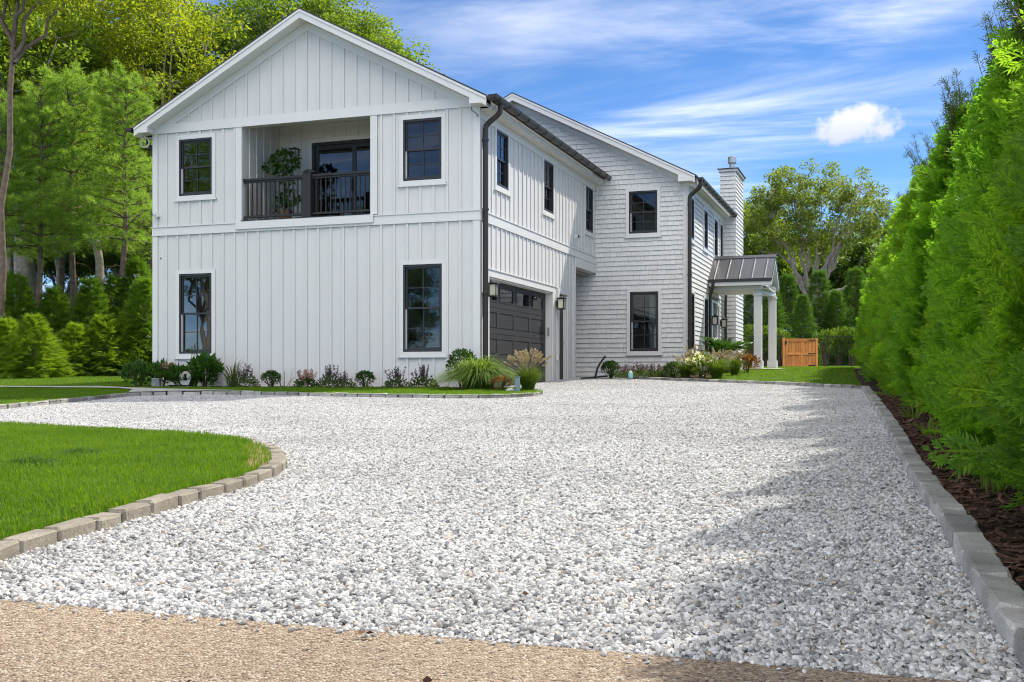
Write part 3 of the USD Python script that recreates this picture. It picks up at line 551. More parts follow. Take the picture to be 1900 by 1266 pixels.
gabF = gabF.intersection(Polygon([(-7.86, 5.87), (0, 5.87), (0, rtop(0) - 0.40), (-3.93, RZ - 0.40), (-7.86, rtop(-7.86) - 0.40)])) if False else Polygon([(-3.93 - (RZ - 0.40 - 5.875) / RS, 5.875), (-3.93 + (RZ - 0.40 - 5.875) / RS, 5.875), (-3.93, RZ - 0.40)])
boards(wallF, F0, lowF, -7.49, 0.2955, 25, seed=1)
boards(wallF, F0, upF, -7.49, 0.2955, 25, seed=2)
boards(wallF, F0, gabF, -7.49 + 2 * 0.2955, 0.2955, 21, seed=3)
CSd = rects(win_S, case_e); sillS = unary_union([sbox(a - 0.12, c - case_e - 0.03, b + 0.12, c - case_e + 0.01) for a, b, c, d in win_S])
lowS = sbox(0.16, 2.43, 6.9, 3.365).union(sbox(6.42, 0.05, 6.9, 3.365)).union(sbox(5.16, 0.05, 5.43, 3.365)).union(sbox(0.16, 0.0, 0.36, 3.365)).difference(sbox(5.0, 2.29, 6.42, 2.43))
boards(wallS, S0, lowS, 0.40, 0.29, 23, seed=4)
boards(wallS, S0, sbox(0.16, 3.565, 9.2, 5.42).union(sbox(0.16, 5.3, 9.2, 5.44)).difference(CSd).difference(sillS), 0.40, 0.29, 30, seed=5)

# trim
T = lambda name, mesh: part(name, mesh, 'white_trim', trim)
trim = part('corner_board', fb(F0, -7.86, -7.722, -0.35, 5.72, 0.003, 0.032), 'white_trim')
T('corner_board', fb(F0, -0.128, 0.028, -0.35, 5.69, 0.003, 0.032)); T('corner_board', fb(S0, 0.0, 0.158, -0.35, 5.42, 0.003, 0.030))
T('corner_board', fb(S0, 6.902, 7.04, 0.05, 3.128, 0.003, 0.032)); T('corner_board', bx(-0.16, 0.032, 7.042, 7.07, 0.05, 3.128))
T('belt_board', fb(F0, -7.862, -5.672, 3.378, 3.562, 0.004, 0.044)); T('belt_board', fb(F0, -2.338, 0.03, 3.378, 3.562, 0.004, 0.044)); T('belt_board', fb(F0, -5.67, -2.34, 3.43, 3.60, 0.004, 0.07))
T('belt_board', fb(F0, -5.672, -2.338, 3.378, 3.428, 0.004, 0.044))
T('belt_cap', fb(F0, -7.875, -5.68, 3.563, 3.583, 0.002, 0.06)); T('belt_cap', fb(F0, -2.33, 0.045, 3.563, 3.583, 0.002, 0.06))
T('belt_board', fb(S0, -0.03, 9.2, 3.368, 3.56, 0.004, 0.044)); T('belt_cap', fb(S0, -0.04, 9.2, 3.561, 3.582, 0.002, 0.06))
T('belt_board', fb(S0, 7.04, 9.2, 3.125, 3.366, 0.004, 0.034))
T('frieze_board', fb(F0, -7.86, 0.0, 5.667, 5.872, 0.004, 0.046))
T('frieze_board', fb(S0, -0.0, 9.2, 5.425, 5.598, 0.004, 0.04))
for sgn in (-1, 1):                                           # boards under the rake, on the wall
    xe = -3.93 + sgn * 3.93
    T('frieze_board', plate(Polygon([(-3.93, RZ - 0.22), (-3.93, RZ - 0.40), (-3.93 + sgn * (RZ - 0.40 - 5.873) / RS, 5.873), (-3.93 + sgn * (RZ - 0.22 - 5.873) / RS, 5.873)]), F0, 0.004, 0.04))
T('balcony_casing', fb(F0, -5.69, -5.53, 3.602, 5.665, 0.004, 0.036)); T('balcony_casing', fb(F0, -2.42, -2.26, 3.602, 5.665, 0.004, 0.036))
T('garage_casing', fb(S0, 0.362, 0.498, 0.0, 2.285, 0.003, 0.036)); T('garage_casing', fb(S0, 5.002, 5.158, 0.02, 2.285, 0.003, 0.036)); T('garage_casing', fb(S0, 0.362, 5.158, 2.287, 2.427, 0.003, 0.036)); T('garage_casing', fb(S0, 0.34, 5.18, 2.428, 2.45, 0.003, 0.055))
T('door_casing', fb(S0, 5.432, 5.548, 0.1, 2.30, 0.003, 0.036)); T('door_casing', fb(S0, 6.302, 6.418, 0.1, 2.30, 0.003, 0.036)); T('door_casing', fb(S0, 5.432, 6.418, 2.302, 2.425, 0.003, 0.036))
T('door_sill', fb(S0, 5.45, 6.40, 0.07, 0.10, -0.1, 0.07))
part('overhang_soffit', bx(-2.4, -0.002, 7.075, 9.18, 3.115, 3.13), 'soffit')
part('recess_wall', bx(-2.4, -0.02, 6.95, 7.04, -0.2, 3.11), 'white_siding')
part('foundation', bx(-7.84, -0.02, 0.02, 0.14, -0.5, -0.02), 'concrete')

# floors and inner rooms (dim, behind the glass)
part('inner_floor', bx(-7.7, -0.2, 1.62, 9.15, 3.15, 3.35), 'floor_wood'); part('inner_floor', bx(-7.7, -0.2, 0.2, 9.15, -0.1, 0.0), 'floor_wood')
part('inner_ceiling', bx(-7.7, -0.2, 1.62, 9.15, 5.62, 5.66), 'interior'); part('inner_ceiling', bx(-7.7, -0.2, 0.2, 9.15, 3.05, 3.10), 'interior')
part('inner_wall', bx(-7.6, -0.3, 4.2, 4.26, 0.0, 3.0), 'interior'); part('inner_wall', bx(-7.6, -0.9, 4.9, 4.96, 3.4, 5.6), 'interior')
part('inner_wall', bx(-5.0, -4.94, 0.25, 4.1, 0.0, 3.0), 'interior'); part('inner_wall', bx(-2.36, -2.30, 0.25, 4.8, 3.4, 5.6), 'interior'); part('inner_wall', bx(-5.66, -5.60, 0.25, 4.8, 3.4, 5.6), 'interior')

# balcony recess
bw = part('balcony_wall', bx(-5.56, -2.39, 1.5, 1.56, 3.4, 6.0), 'white_siding') if False else part('balcony_wall', plate(sbox(-5.56, 3.4, -2.36, 5.98).difference(sbox(-4.66, 3.62, -2.52, 5.56)), frameF(1.5), -0.08, 0.0), 'white_siding')
FB = frameF(1.5)
part('balcony_side_wall', bx(-5.60, -5.527, 0.001, 1.5, 3.4, 5.98), 'white_siding', bw); part('balcony_side_wall', bx(-2.423, -2.36, 0.001, 1.5, 3.4, 5.98), 'white_siding', bw)
part('balcony_ceiling', bx(-5.6, -2.36, 0.165, 1.6, 5.98, 6.02), 'soffit', bw); part('balcony_floor', bx(-5.53, -2.42, -0.075, 1.5, 3.602, 3.62), 'railing_dark', bw)
for y in (0.28, 0.57, 0.86, 1.15, 1.44): part('batten', bx(-5.53, -5.51, y - 0.025, y + 0.025, 3.62, 5.98), 'white_siding', bw)
for x in (-5.25, -4.96): part('batten', fb(FB, x - 0.025, x + 0.025, 3.62, 5.98, 0.0, 0.02), 'white_siding', bw)
for x in (-4.4, -4.1, -3.8, -3.5, -3.2, -2.9, -2.6): part('batten', fb(FB, x - 0.025, x + 0.025, 5.66, 5.98, 0.0, 0.02), 'white_siding', bw)
part('door_casing', plate(sbox(-4.76, 3.62, -2.43, 5.655).difference(sbox(-4.66, 3.6, -2.52, 5.56)), FB, 0.002, 0.03), 'white_trim', bw)
sl = part('sliding_door', plate(sbox(-4.655, 3.625, -2.525, 5.555).difference(sbox(-4.59, 3.67, -2.59, 5.49)), FB, -0.07, 0.012), 'black_frame')
for a, b, d in ((-4.585, -3.56, -0.05), (-3.62, -2.595, -0.02)):
    part('sash', plate(sbox(a, 3.675, b, 5.485).difference(sbox(a + 0.09, 3.775, b - 0.09, 5.395)), FB, d, d + 0.03), 'black_frame', sl)
    part('pane', fb(FB, a + 0.085, b - 0.085, 3.77, 5.40, d + 0.012, d + 0.018), 'glass', sl)
part('handle', fb(FB, -3.64, -3.61, 4.4, 4.7, 0.012, 0.05), 'black_frame', sl)

# balcony railing
rl = part('balcony_railing', bx(-5.528, -2.422, 0.03, 0.09, 3.68, 3.725), 'railing_dark')
part('top_rail', bx(-5.528, -2.422, 0.015, 0.105, 4.49, 4.535), 'railing_dark', rl); part('top_rail', bx(-5.528, -2.422, 0.035, 0.085, 4.445, 4.486), 'railing_dark', rl)
px_ = part('newel_post', bx(-4.03, -3.83, -0.035, 0.165, 3.622, 4.585), 'railing_dark', rl)
part('post_cap', lathe([(0.0, 4.66), (0.06, 4.65), (0.155, 4.612), (0.155, 4.586), (0.0, 4.586)], 4, (-3.93, 0.065, 0.0)), 'railing_dark', rl)
for x in np.concatenate([np.arange(-5.43, -4.06, 0.112), np.arange(-3.74, -2.44, 0.115)]): part('baluster', bx(x - 0.0125, x + 0.0125, 0.047, 0.072, 3.726, 4.444), 'railing_dark', rl)
for x in (-4.75, -3.15): part('rail_foot', bx(x - 0.015, x + 0.015, 0.04, 0.08, 3.622, 3.679), 'railing_dark', rl)

# windows
def window(fr, u0, u1, v0, v1, casing=True, cols=2, rows=2, name='window', curtain=None, liner=True):
    w = part(name, plate(sbox(u0, v0, u1, v1).difference(sbox(u0 + 0.045, v0 + 0.055, u1 - 0.045, v1 - 0.045)), fr, -0.10, 0.03), 'black_frame')
    a, b, c, d = u0 + 0.045, u1 - 0.045, v0 + 0.055, v1 - 0.045; m = (c + d) / 2
    for (lo, hi, dep, nm) in ((m - 0.02, d, -0.035, 'upper_sash'), (c, m + 0.02, -0.065, 'lower_sash')):
        s = 0.038
        part(nm, plate(sbox(a + 0.002, lo, b - 0.002, hi).difference(sbox(a + s, lo + s, b - s, hi - s)), fr, dep, dep + 0.028), 'black_frame', w)
        part('pane', fb(fr, a + s - 0.004, b - s + 0.004, lo + s - 0.004, hi - s + 0.004, dep + 0.010, dep + 0.015), 'glass', w)
        for i in range(1, cols): x = a + s + (b - a - 2 * s) * i / cols; part('muntin', fb(fr, x - 0.009, x + 0.009, lo + s, hi - s, dep + 0.0155, dep + 0.026), 'black_frame', w)
        for i in range(1, rows): z = lo + s + (hi - lo - 2 * s) * i / rows; part('muntin', fb(fr, a + s, b - s, z - 0.008, z + 0.008, dep + 0.0157, dep + 0.0255), 'black_frame', w)
    if liner: part('jamb_liner', fb(fr, a - 0.001, a + 0.016, c, m - 0.021, -0.034, 0.004), 'white_plastic', w)
    if casing:
        e = case_e
        part('casing', plate(sbox(u0 - e, v0 - e, u1 + e, v1 + e).difference(sbox(u0 + 0.001, v0 + 0.001, u1 - 0.001, v1 - 0.001)), fr, 0.003, 0.036), 'white_trim', w)
        part('sill', fb(fr, u0 - 0.12, u1 + 0.12, v0 - e - 0.03, v0 - e - 0.001, 0.003, 0.055), 'white_trim', w)
    if curtain:
        cu0, cu1 = curtain; n = 40; u = np.linspace(cu0, cu1, n); dd = -0.22 + 0.03 * np.sin(np.linspace(0, 9 * np.pi, n))
        lo = fr(u, np.full(n, v0 + 0.02), dd); hi = fr(u, np.full(n, v1), dd); v = np.vstack([lo, hi]); i = np.arange(n - 1)
        part('curtain', (v, np.vstack([np.column_stack([i, i + 1, i + n + 1]), np.column_stack([i, i + n + 1, i + n])])), 'curtain', w, smooth=True)
    return w
for a in win_F: window(F0, *a)
for a in win_S: window(S0, *a)
window(FM, *win_M[0]); window(FM, *win_M[1], curtain=(1.5, 1.8))
for a in win_N: window(SM, *a, liner=False)

# garage door, side door
FD = frameS(-0.16)
gd = part('garage_door', fb(FD, 0.45, 5.02, -0.05, 2.27, -0.05, -0.022), 'garage_door')
part('jamb', bx(-0.155, -0.002, 4.972, 4.997, 0.0, 2.25), 'white_trim', gd); part('jamb', bx(-0.155, -0.002, 0.503, 0.528, -0.04, 2.25), 'white_trim', gd); part('jamb', bx(-0.155, -0.002, 0.503, 4.997, 2.252, 2.277), 'white_trim', gd)
cols = [(0.52, 1.50), (1.64, 2.58), (2.76, 3.70), (3.84, 4.80)]
for r in range(4):
    z0, z1 = r * 0.565 + 0.004, (r + 1) * 0.565 - 0.004
    holes = unary_union([sbox(a, z0 + 0.12, b, z1 - 0.10) for a, b in cols])
    part('section', plate(sbox(0.46, z0, 5.0, z1).difference(holes), FD, -0.022, 0.0), 'garage_door', gd)
    for a, b in cols:
        if r == 3:
            part('window_frame', plate(sbox(a, z0 + 0.12, b, z1 - 0.10).difference(sbox(a + 0.035, z0 + 0.15, b - 0.035, z1 - 0.13)), FD, -0.021, 0.008), 'garage_door', gd)
            part('pane', fb(FD, a + 0.03, b - 0.03, z0 + 0.145, z1 - 0.125, -0.019, -0.013), 'glass', gd)
        else:
            part('panel', plate(sbox(a + 0.02, z0 + 0.14, b - 0.02, z1 - 0.12), FD, -0.021, -0.009), 'garage_door', gd)
sd = part('side_door', fb(frameS(0), 5.55, 6.30, 0.10, 2.30, -0.13, -0.09), 'garage_door')
part('jamb', bx(-0.15, -0.002, 5.553, 5.572, 0.1, 2.297), 'white_trim', sd); part('jamb', bx(-0.15, -0.002, 6.278, 6.297, 0.1, 2.297), 'white_trim', sd)
for z0, z1 in ((0.25, 1.0), (1.15, 2.15)):
    for a, b in ((5.63, 5.88), (5.97, 6.22)): part('panel', fb(S0, a, b, z0, z1, -0.089, -0.078), 'garage_door', sd)
part('handle', tube([(-0.09, 6.23, 1.1), (-0.03, 6.23, 1.1), (-0.03, 6.13, 1.1)], 0.012), 'steel', sd)

# roof of the front wing
roof = part('roof', plate(Polygon([(-8.15, rtop(-8.15)), (-3.93, RZ), (0.29, rtop(0.29)), (0.29, rtop(0.29) - 0.035), (-3.93, RZ - 0.035), (-8.15, rtop(-8.15) - 0.035)]), F0, -9.6, 0.345), 'asphalt_roof')
for sgn in (-1, 1):
    xe = -3.93 + sgn * 4.20
    band = lambda a, b, x1=xe: Polygon([(-3.93, RZ - a), (x1, rtop(x1) - a), (x1, rtop(x1) - b), (-3.93, RZ - b)])
    part('rake_board', plate(band(0.036, 0.20), F0, 0.30, 0.33), 'white_trim', roof)
    part('rake_molding', plate(band(0.036, 0.085), F0, 0.331, 0.344), 'white_trim', roof)
    part('rake_soffit', plate(band(0.20, 0.215), F0, 0.001, 0.329), 'soffit', roof)
    part('roof_deck', plate(band(0.037, 0.06), F0, -9.2, 0.299), 'interior', roof)
    a, b = (xe, xe - sgn * 0.36)
    x0, x1 = min(a, b), max(a, b)
    part('eave_return', plate(Polygon([(x0, 5.655), (x1, 5.655), (x1, rtop(x1) - 0.205), (x0, rtop(x0) - 0.205)]), F0, 0.002, 0.332), 'white_trim', roof)
    part('fascia', bx(min(xe - sgn * 0.03, xe), max(xe - sgn * 0.03, xe), 0.0, 9.2, 5.62, rtop(xe) - 0.04), 'white_trim', roof)
    s0, s1 = sorted((-3.93 + sgn * 3.935, xe - sgn * 0.031))
    part('soffit', bx(s0, s1, 0.002, 9.2, 5.60, 5.618), 'soffit', roof)

# roof and walls of the rear wing
MR, MX, MS = 8.36, -2.37, 0.508
mtop = lambda x: MR - MS * np.abs(x - MX)
gabM = Polygon([(-7.2, -0.3), (2.61, -0.3), (2.61, 5.5), (2.61, mtop(2.61) - 0.06), (MX, MR - 0.06), (-7.2, mtop(-7.2) - 0.06)])
recess = sbox(-2.4, -0.3, 0.0, 3.11)
wm = part('rear_wing_wall', plate(gabM.difference(rects(win_M)).difference(sbox(-7.0, 0.2, -2.4, 5.4)), FM, -0.16, 0.0), 'building_paper')
wn = part('rear_wing_wall', plate(sbox(9.36, -0.3, 19, 5.55).difference(rects(win_N)).difference(sbox(13.35, 0.45, 15.0, 2.62)), SM, -0.16, 0.0), 'building_paper')
part('inner_floor', bx(-7, 2.4, 9.4, 19, 3.1, 3.3), 'floor_wood'); part('inner_floor', bx(-7, 2.4, 9.4, 19, 0.2, 0.3), 'floor_wood'); part('inner_ceiling', bx(-7, 2.4, 9.4, 19, 5.4, 5.45), 'interior'); part('inner_wall', bx(-7, 2.4, 12.9, 12.96, 0.3, 5.4), 'interior'); part('inner_wall', bx(-1.5, -1.44, 9.4, 18.9, 0.3, 5.4), 'interior')
part('rear_wing_back_wall', bx(-7.2, 2.61, 18.9, 19.0, -0.3, 5.5), 'white_siding')
mroof = part('rear_roof', plate(Polygon([(-7.6, mtop(-7.6)), (MX, MR), (2.90, mtop(2.90)), (2.90, mtop(2.90) - 0.035), (MX, MR - 0.035), (-7.6, mtop(-7.6) - 0.035)]), FM, -10.2, 0.345), 'asphalt_roof')
for sgn, xe in ((-1, -7.58), (1, 2.86)):
    band = lambda a, b: Polygon([(MX, MR - a), (xe, mtop(xe) - a), (xe, mtop(xe) - b), (MX, MR - b)])
    part('rake_board', plate(band(0.036, 0.21), FM, 0.30, 0.33), 'white_trim', mroof)
    part('rake_molding', plate(band(0.036, 0.085), FM, 0.331, 0.344), 'white_trim', mroof)
    part('rake_soffit', plate(band(0.21, 0.225), FM, 0.001, 0.329), 'soffit', mroof)
    part('rake_frieze', plate(band(0.225, 0.36), FM, 0.004, 0.04), 'white_trim', mroof)
x0, x1 = 2.40, 2.86
part('eave_return', plate(Polygon([(x0, 5.53), (x1, 5.53), (x1, mtop(x1) - 0.215), (x0, mtop(x0) - 0.215)]), FM, 0.002, 0.332), 'white_trim', mroof)
part('fascia', bx(2.83, 2.86, 9.2, 16.0, 5.5, mtop(2.86) - 0.04), 'white_trim', mroof); part('fascia', bx(2.83, 2.86, 17.96, 19.0, 5.5, mtop(2.86) - 0.04), 'white_trim', mroof)
part('soffit', bx(2.615, 2.829, 9.2, 16.0, 5.48, 5.498), 'soffit', mroof)
part('frieze_board', fb(SM, 9.2, 16.0, 5.30, 5.478, 0.004, 0.04), 'white_trim', mroof)

def shingles(host, fr, u0, u1, v0, v1, holes, course, limit=None, seed=0, wmin=0.10, wmax=0.21):
    """courses of single shingles, each with its own edges; butts proud, tops tucked in"""
    rng = np.random.default_rng(seed); V, Fc, n = [], [], 0; v = v0
    while v < v1:
        top = v + course; u = u0 - rng.uniform(0, 0.1)
        while u < u1:
            w = rng.uniform(wmin, wmax); a, b = max(u + 0.002, u0), min(u + w - 0.002, u1); u += w
            if limit is not None: lo, hi = limit(v + 0.02); a, b = max(a, lo), min(b, hi)
            if b - a < 0.02: continue
            c, t = v + rng.uniform(-0.004, 0.004), top + 0.012
            rects_ = [(a, b, c, t)]
            for (h0, h1, k0, k1) in holes:
                nxt = []
                for (a0, b0, c0, t0) in rects_:
                    if b0 <= h0 or a0 >= h1 or t0 <= k0 or c0 >= k1: nxt.append((a0, b0, c0, t0)); continue
                    if a0 < h0: nxt.append((a0, h0, c0, t0))
                    if b0 > h1: nxt.append((h1, b0, c0, t0))
                    m0, m1 = max(a0, h0), min(b0, h1)
                    if c0 < k0: nxt.append((m0, m1, c0, k0))
                    if t0 > k1: nxt.append((m0, m1, k1, t0))
                rects_ = nxt
            dd0, d1 = 0.023 + rng.uniform(0, 0.004), 0.004
            for (a, b, c1, t) in rects_:
                if b - a < 0.006 or t - c1 < 0.006: continue
                d0 = d1 + (dd0 - d1) * np.clip((top + 0.012 - c1) / (course + 0.012), 0, 1)
                uu = np.array([a, b, b, a, a, b, b, a]); vv = np.array([c1, c1, t, t, c1, c1, t, t]); dd = np.array([d0, d0, d1, d1, 0.0, 0.0, 0.0, 0.0])
                V.append(fr(uu, vv, dd)); Fc.append(np.array([[0,1,2],[0,2,3],[1,5,6],[1,6,2],[3,7,4],[3,4,0]]) + n); n += 8
        v = top
    return part('shingle_siding', (np.vstack(V), np.vstack(Fc)), 'shingle', host, kind='stuff')
ce = case_e
hM = [(a - ce, b + ce, c - ce - 0.03, d + ce) for a, b, c, d in win_M]
shingles(wm, FM, -2.39, 2.49, 0.1, 8.0, hM + [(-2.4, -0.01, 3.12, 5.6)], 0.134, lambda z: (MX - (MR - 0.27 - z) / MS, MX + (MR - 0.27 - z) / MS), seed=7)
hN = [(a - ce, b + ce, c - ce - 0.03, d + ce) for a, b, c, d in win_N] + [(13.25, 15.1, 0.2, 2.72)]
shingles(wn, SM, 9.33, 16.0, 0.2, 5.30, hN, 0.134, seed=8)
part('corner_board', fb(FM, 2.492, 2.645, -0.2, 5.53, 0.003, 0.034), 'white_trim', wm); part('corner_board', fb(SM, 9.2, 9.33, -0.2, 5.298, 0.003, 0.033), 'white_trim', wn)

# chimney
ch = part('chimney', bx(2.5, 3.01, 16.02, 17.93, -0.1, 7.08), 'building_paper')
shingles(ch, frameF(16.02), 2.5, 3.025, 0.2, 7.05, [], 0.134, seed=9, wmin=0.12, wmax=0.24); shingles(ch, frameS(3.01), 16.02, 17.93, 0.2, 7.05, [], 0.134, seed=10)
part('chimney_crown', bx(2.45, 3.08, 15.96, 17.99, 7.06, 7.13), 'white_trim', ch); part('chimney_crown', bx(2.42, 3.11, 15.93, 18.02, 7.131, 7.16), 'asphalt_roof', ch)
part('flue', lathe([(0.0, 7.16), (0.10, 7.16), (0.10, 7.46), (0.145, 7.5), (0.145, 7.7), (0.11, 7.72), (0.0, 7.72)], 20, (2.78, 16.9, 0)), 'steel', ch, smooth=40)

# gutters and downspouts
def gutter(x, z, y0, y1, r, name='gutter', rings=0.62):
    n = 11; th = np.linspace(math.pi, 2 * math.pi, n)
    pr = np.vstack([np.column_stack([x + r * np.cos(th), z + r * np.sin(th)]), np.column_stack([x + (r - 0.006) * np.cos(th[::-1]), z + (r - 0.006) * np.sin(th[::-1])])])
    g = part(name, plate(Polygon(pr), F0, -y1, -y0), 'bronze')
    for y in (y0 + 0.003, y1 - 0.003): part('end_cap', plate(Polygon(np.column_stack([x + r * np.cos(th), z + r * np.sin(th)])), F0, -y - 0.003, -y + 0.003), 'bronze', g)
    part('bead', tube([(x + r, y0, z + 0.004), (x + r, y1, z + 0.004)], 0.011, 8), 'bronze', g)
    ro = r + 0.012; pr2 = np.vstack([np.column_stack([x + ro * np.cos(th), z + ro * np.sin(th)]), np.column_stack([x + (r + 0.001) * np.cos(th[::-1]), z + (r + 0.001) * np.sin(th[::-1])])])
    for y in np.arange(y0 + 0.3, y1, rings): part('hanger', plate(Polygon(pr2), F0, -y - 0.018, -y + 0.018), 'bronze', g)
    return g
def spout(pts, r, name='downspout', straps=()):
    p = np.asarray(pts, float)
    d = part(name, tube(smoothline(p, 6), r, 12), 'bronze', smooth=50)
    for q in straps: part('strap', lathe([(r + 0.001, q - 0.02), (r + 0.014, q - 0.02), (r + 0.014, q + 0.02), (r + 0.001, q + 0.02)], 16, (p[-1][0], p[-1][1], 0)), 'bronze', d)
    return d
g1 = gutter(0.40, 5.80, -0.34, 9.15, 0.085); g2 = gutter(2.985, 5.60, 8.84, 16.0, 0.08)
g3 = gutter(-8.26, 5.78, -0.34, 9.15, 0.085)
spout([(0.38, 0.2, 5.74), (0.38, 0.2, 5.60), (0.33, 0.17, 5.50), (0.15, 0.12, 5.34), (0.10, 0.10, 5.22), (0.10, 0.10, 4.9), (0.10, 0.10, 2.5), (0.10, 0.10, 0.02)], 0.055, straps=(5.0, 3.6, 1.9, 0.5))
spout([(2.985, 9.0, 5.56), (2.985, 9.0, 5.42), (2.93, 9.03, 5.33), (2.72, 9.1, 5.18), (2.68, 9.11, 5.08), (2.68, 9.11, 4.8), (2.68, 9.11, 2.5), (2.68, 9.11, 0.3)], 0.055, straps=(4.9, 3.0, 1.2))
spout([(-8.24, 0.3, 5.74), (-8.24, 0.3, 5.60), (-8.2, 0.3, 5.5), (-8.0, 0.3, 5.38), (-7.94, 0.3, 5.25), (-7.93, 0.3, 4.9), (-7.93, 0.3, 2.4), (-7.93, 0.3, 0.1)], 0.045)

# entrance porch
po = part('porch', bx(2.65, 4.42, 12.84, 14.95, 2.86, 2.90), 'soffit')
part('beam', bx(2.65, 4.20, 12.88, 13.08, 2.90, 3.14), 'white_trim', po); part('beam', bx(2.65, 4.44, 14.56, 14.76, 2.90, 3.06), 'white_trim', po)
bq = np.array([(3.98, 12.88), (4.2, 12.88), (4.44, 14.76), (4.22, 14.76)])
part('beam', (lambda m: (np.array(m.vertices) + [0, 0, 2.74], np.array(m.faces)))(trimesh.creation.extrude_polygon(Polygon(bq), 0.12, engine='earcut')), 'white_trim', po)
def column(cx, cy, z0):
    c = part('column', cbx(cx - 0.115, cx + 0.115, cy - 0.115, cy + 0.115, z0 + 0.06, 2.80, 0.008), 'white_trim', po)
    part('base', cbx(cx - 0.15, cx + 0.15, cy - 0.15, cy + 0.15, z0 + 0.0, z0 + 0.30, 0.008), 'white_trim', po)
    part('capital', cbx(cx - 0.14, cx + 0.14, cy - 0.14, cy + 0.14, 2.66, 2.74, 0.012), 'white_trim', po)
column(4.08, 12.98, 0.40); column(4.34, 14.66, 0.43)
yr, yn, yf, xe, zr, zn = 13.82, 12.62, 15.02, 4.52, 3.95, 3.16
prof = Polygon([(yn, zn), (yr, zr), (yf, zn), (yf, zn - 0.05), (yr, zr - 0.05), (yn, zn - 0.05)])
mr = part('porch_roof', plate(prof, frameS(2.62), 0.0, xe - 2.62), 'metal_roof')
sl_ = (zr - zn) / (yr - yn)
for x in np.arange(2.80, xe, 0.375):
    for a, b in ((yn, yr), (yf, yr)):
        q = Polygon([(a, zn + 0.001), (b, zr + 0.001), (b, zr + 0.036), (a, zn + 0.036)]); part('standing_seam', plate(q, frameS(x), -0.009, 0.009), 'metal_roof', mr)
part('ridge_cap', plate(Polygon([(yr - 0.09, zr - 0.045), (yr, zr + 0.03), (yr + 0.09, zr - 0.045), (yr + 0.09, zr - 0.03), (yr, zr + 0.05), (yr - 0.09, zr - 0.03)]), frameS(2.62), 0.0, xe - 2.60), 'metal_roof', mr)
part('drip_edge', bx(2.62, xe, yn - 0.03, yn - 0.002, zn - 0.08, zn + 0.01), 'bronze', mr)
part('porch_gable', plate(Polygon([(yn + 0.25, 3.0), (yf - 0.25, 3.0), (yf - 0.25, 3.10), (yr, zr - 0.2), (yn + 0.25, 3.10)]), frameS(xe - 0.24), -0.04, 0.0), 'white_trim', mr)
for s_, y_ in ((-1, yn), (1, yf)):
    part('rake_board', plate(Polygon([(y_, zn - 0.051), (yr, zr - 0.051), (yr, zr - 0.20), (y_, zn - 0.21)]), frameS(xe), -0.03, -0.004), 'white_trim', mr)
    part('rake_edge', plate(Polygon([(y_, zn - 0.045), (yr, zr - 0.045), (yr, zr + 0.012), (y_, zn + 0.012)]), frameS(xe), 0.001, 0.014), 'bronze', mr)
    part('porch_soffit', plate(Polygon([(y_, zn - 0.2), (yr, zr - 0.2), (yr, zr - 0.21), (y_, zn - 0.215)]), frameS(xe), -0.25, -0.031), 'soffit', mr)
part('fascia', bx(2.65, xe - 0.03, yn + 0.001, yn + 0.02, zn - 0.19, zn - 0.052), 'white_trim', mr); part('eave_soffit', bx(2.65, xe - 0.03, yn + 0.02, 12.87, zn - 0.19, zn - 0.175), 'soffit', mr)
spout([(2.78, yn - 0.05, 3.1), (2.78, yn - 0.03, 2.95), (2.72, yn + 0.0, 2.75), (2.70, yn, 2.6), (2.70, yn, 1.5), (2.70, yn, 0.4)], 0.045)
spout([(2.74, 15.75, 3.0), (2.72, 15.75, 2.6), (2.72, 15.75, 1.4), (2.72, 15.75, 0.45)], 0.045)
fd = part('front_door', fb(SM, 13.62, 14.48, 0.46, 2.55, -0.10, -0.06), 'black_frame')
part('door_frame', plate(sbox(13.36, 0.46, 15.0, 2.62).difference(sbox(13.62, 0.46, 14.48, 2.55)).difference(sbox(14.56, 0.6, 14.9, 2.5)), SM, -0.12, 0.02), 'white_trim', fd)
part('pane', fb(SM, 14.56, 14.9, 0.6, 2.5, -0.06, -0.05), 'glass', fd)
for z0, z1 in ((0.65, 1.35), (1.5, 2.4)): part('panel', fb(SM, 13.74, 14.36, z0, z1, -0.06, -0.048), 'black_frame', fd)
part('handle', tube([(2.56, 13.72, 1.4), (2.61, 13.72, 1.4), (2.63, 13.72, 1.5), (2.61, 13.72, 1.6)], 0.012), 'steel', fd)

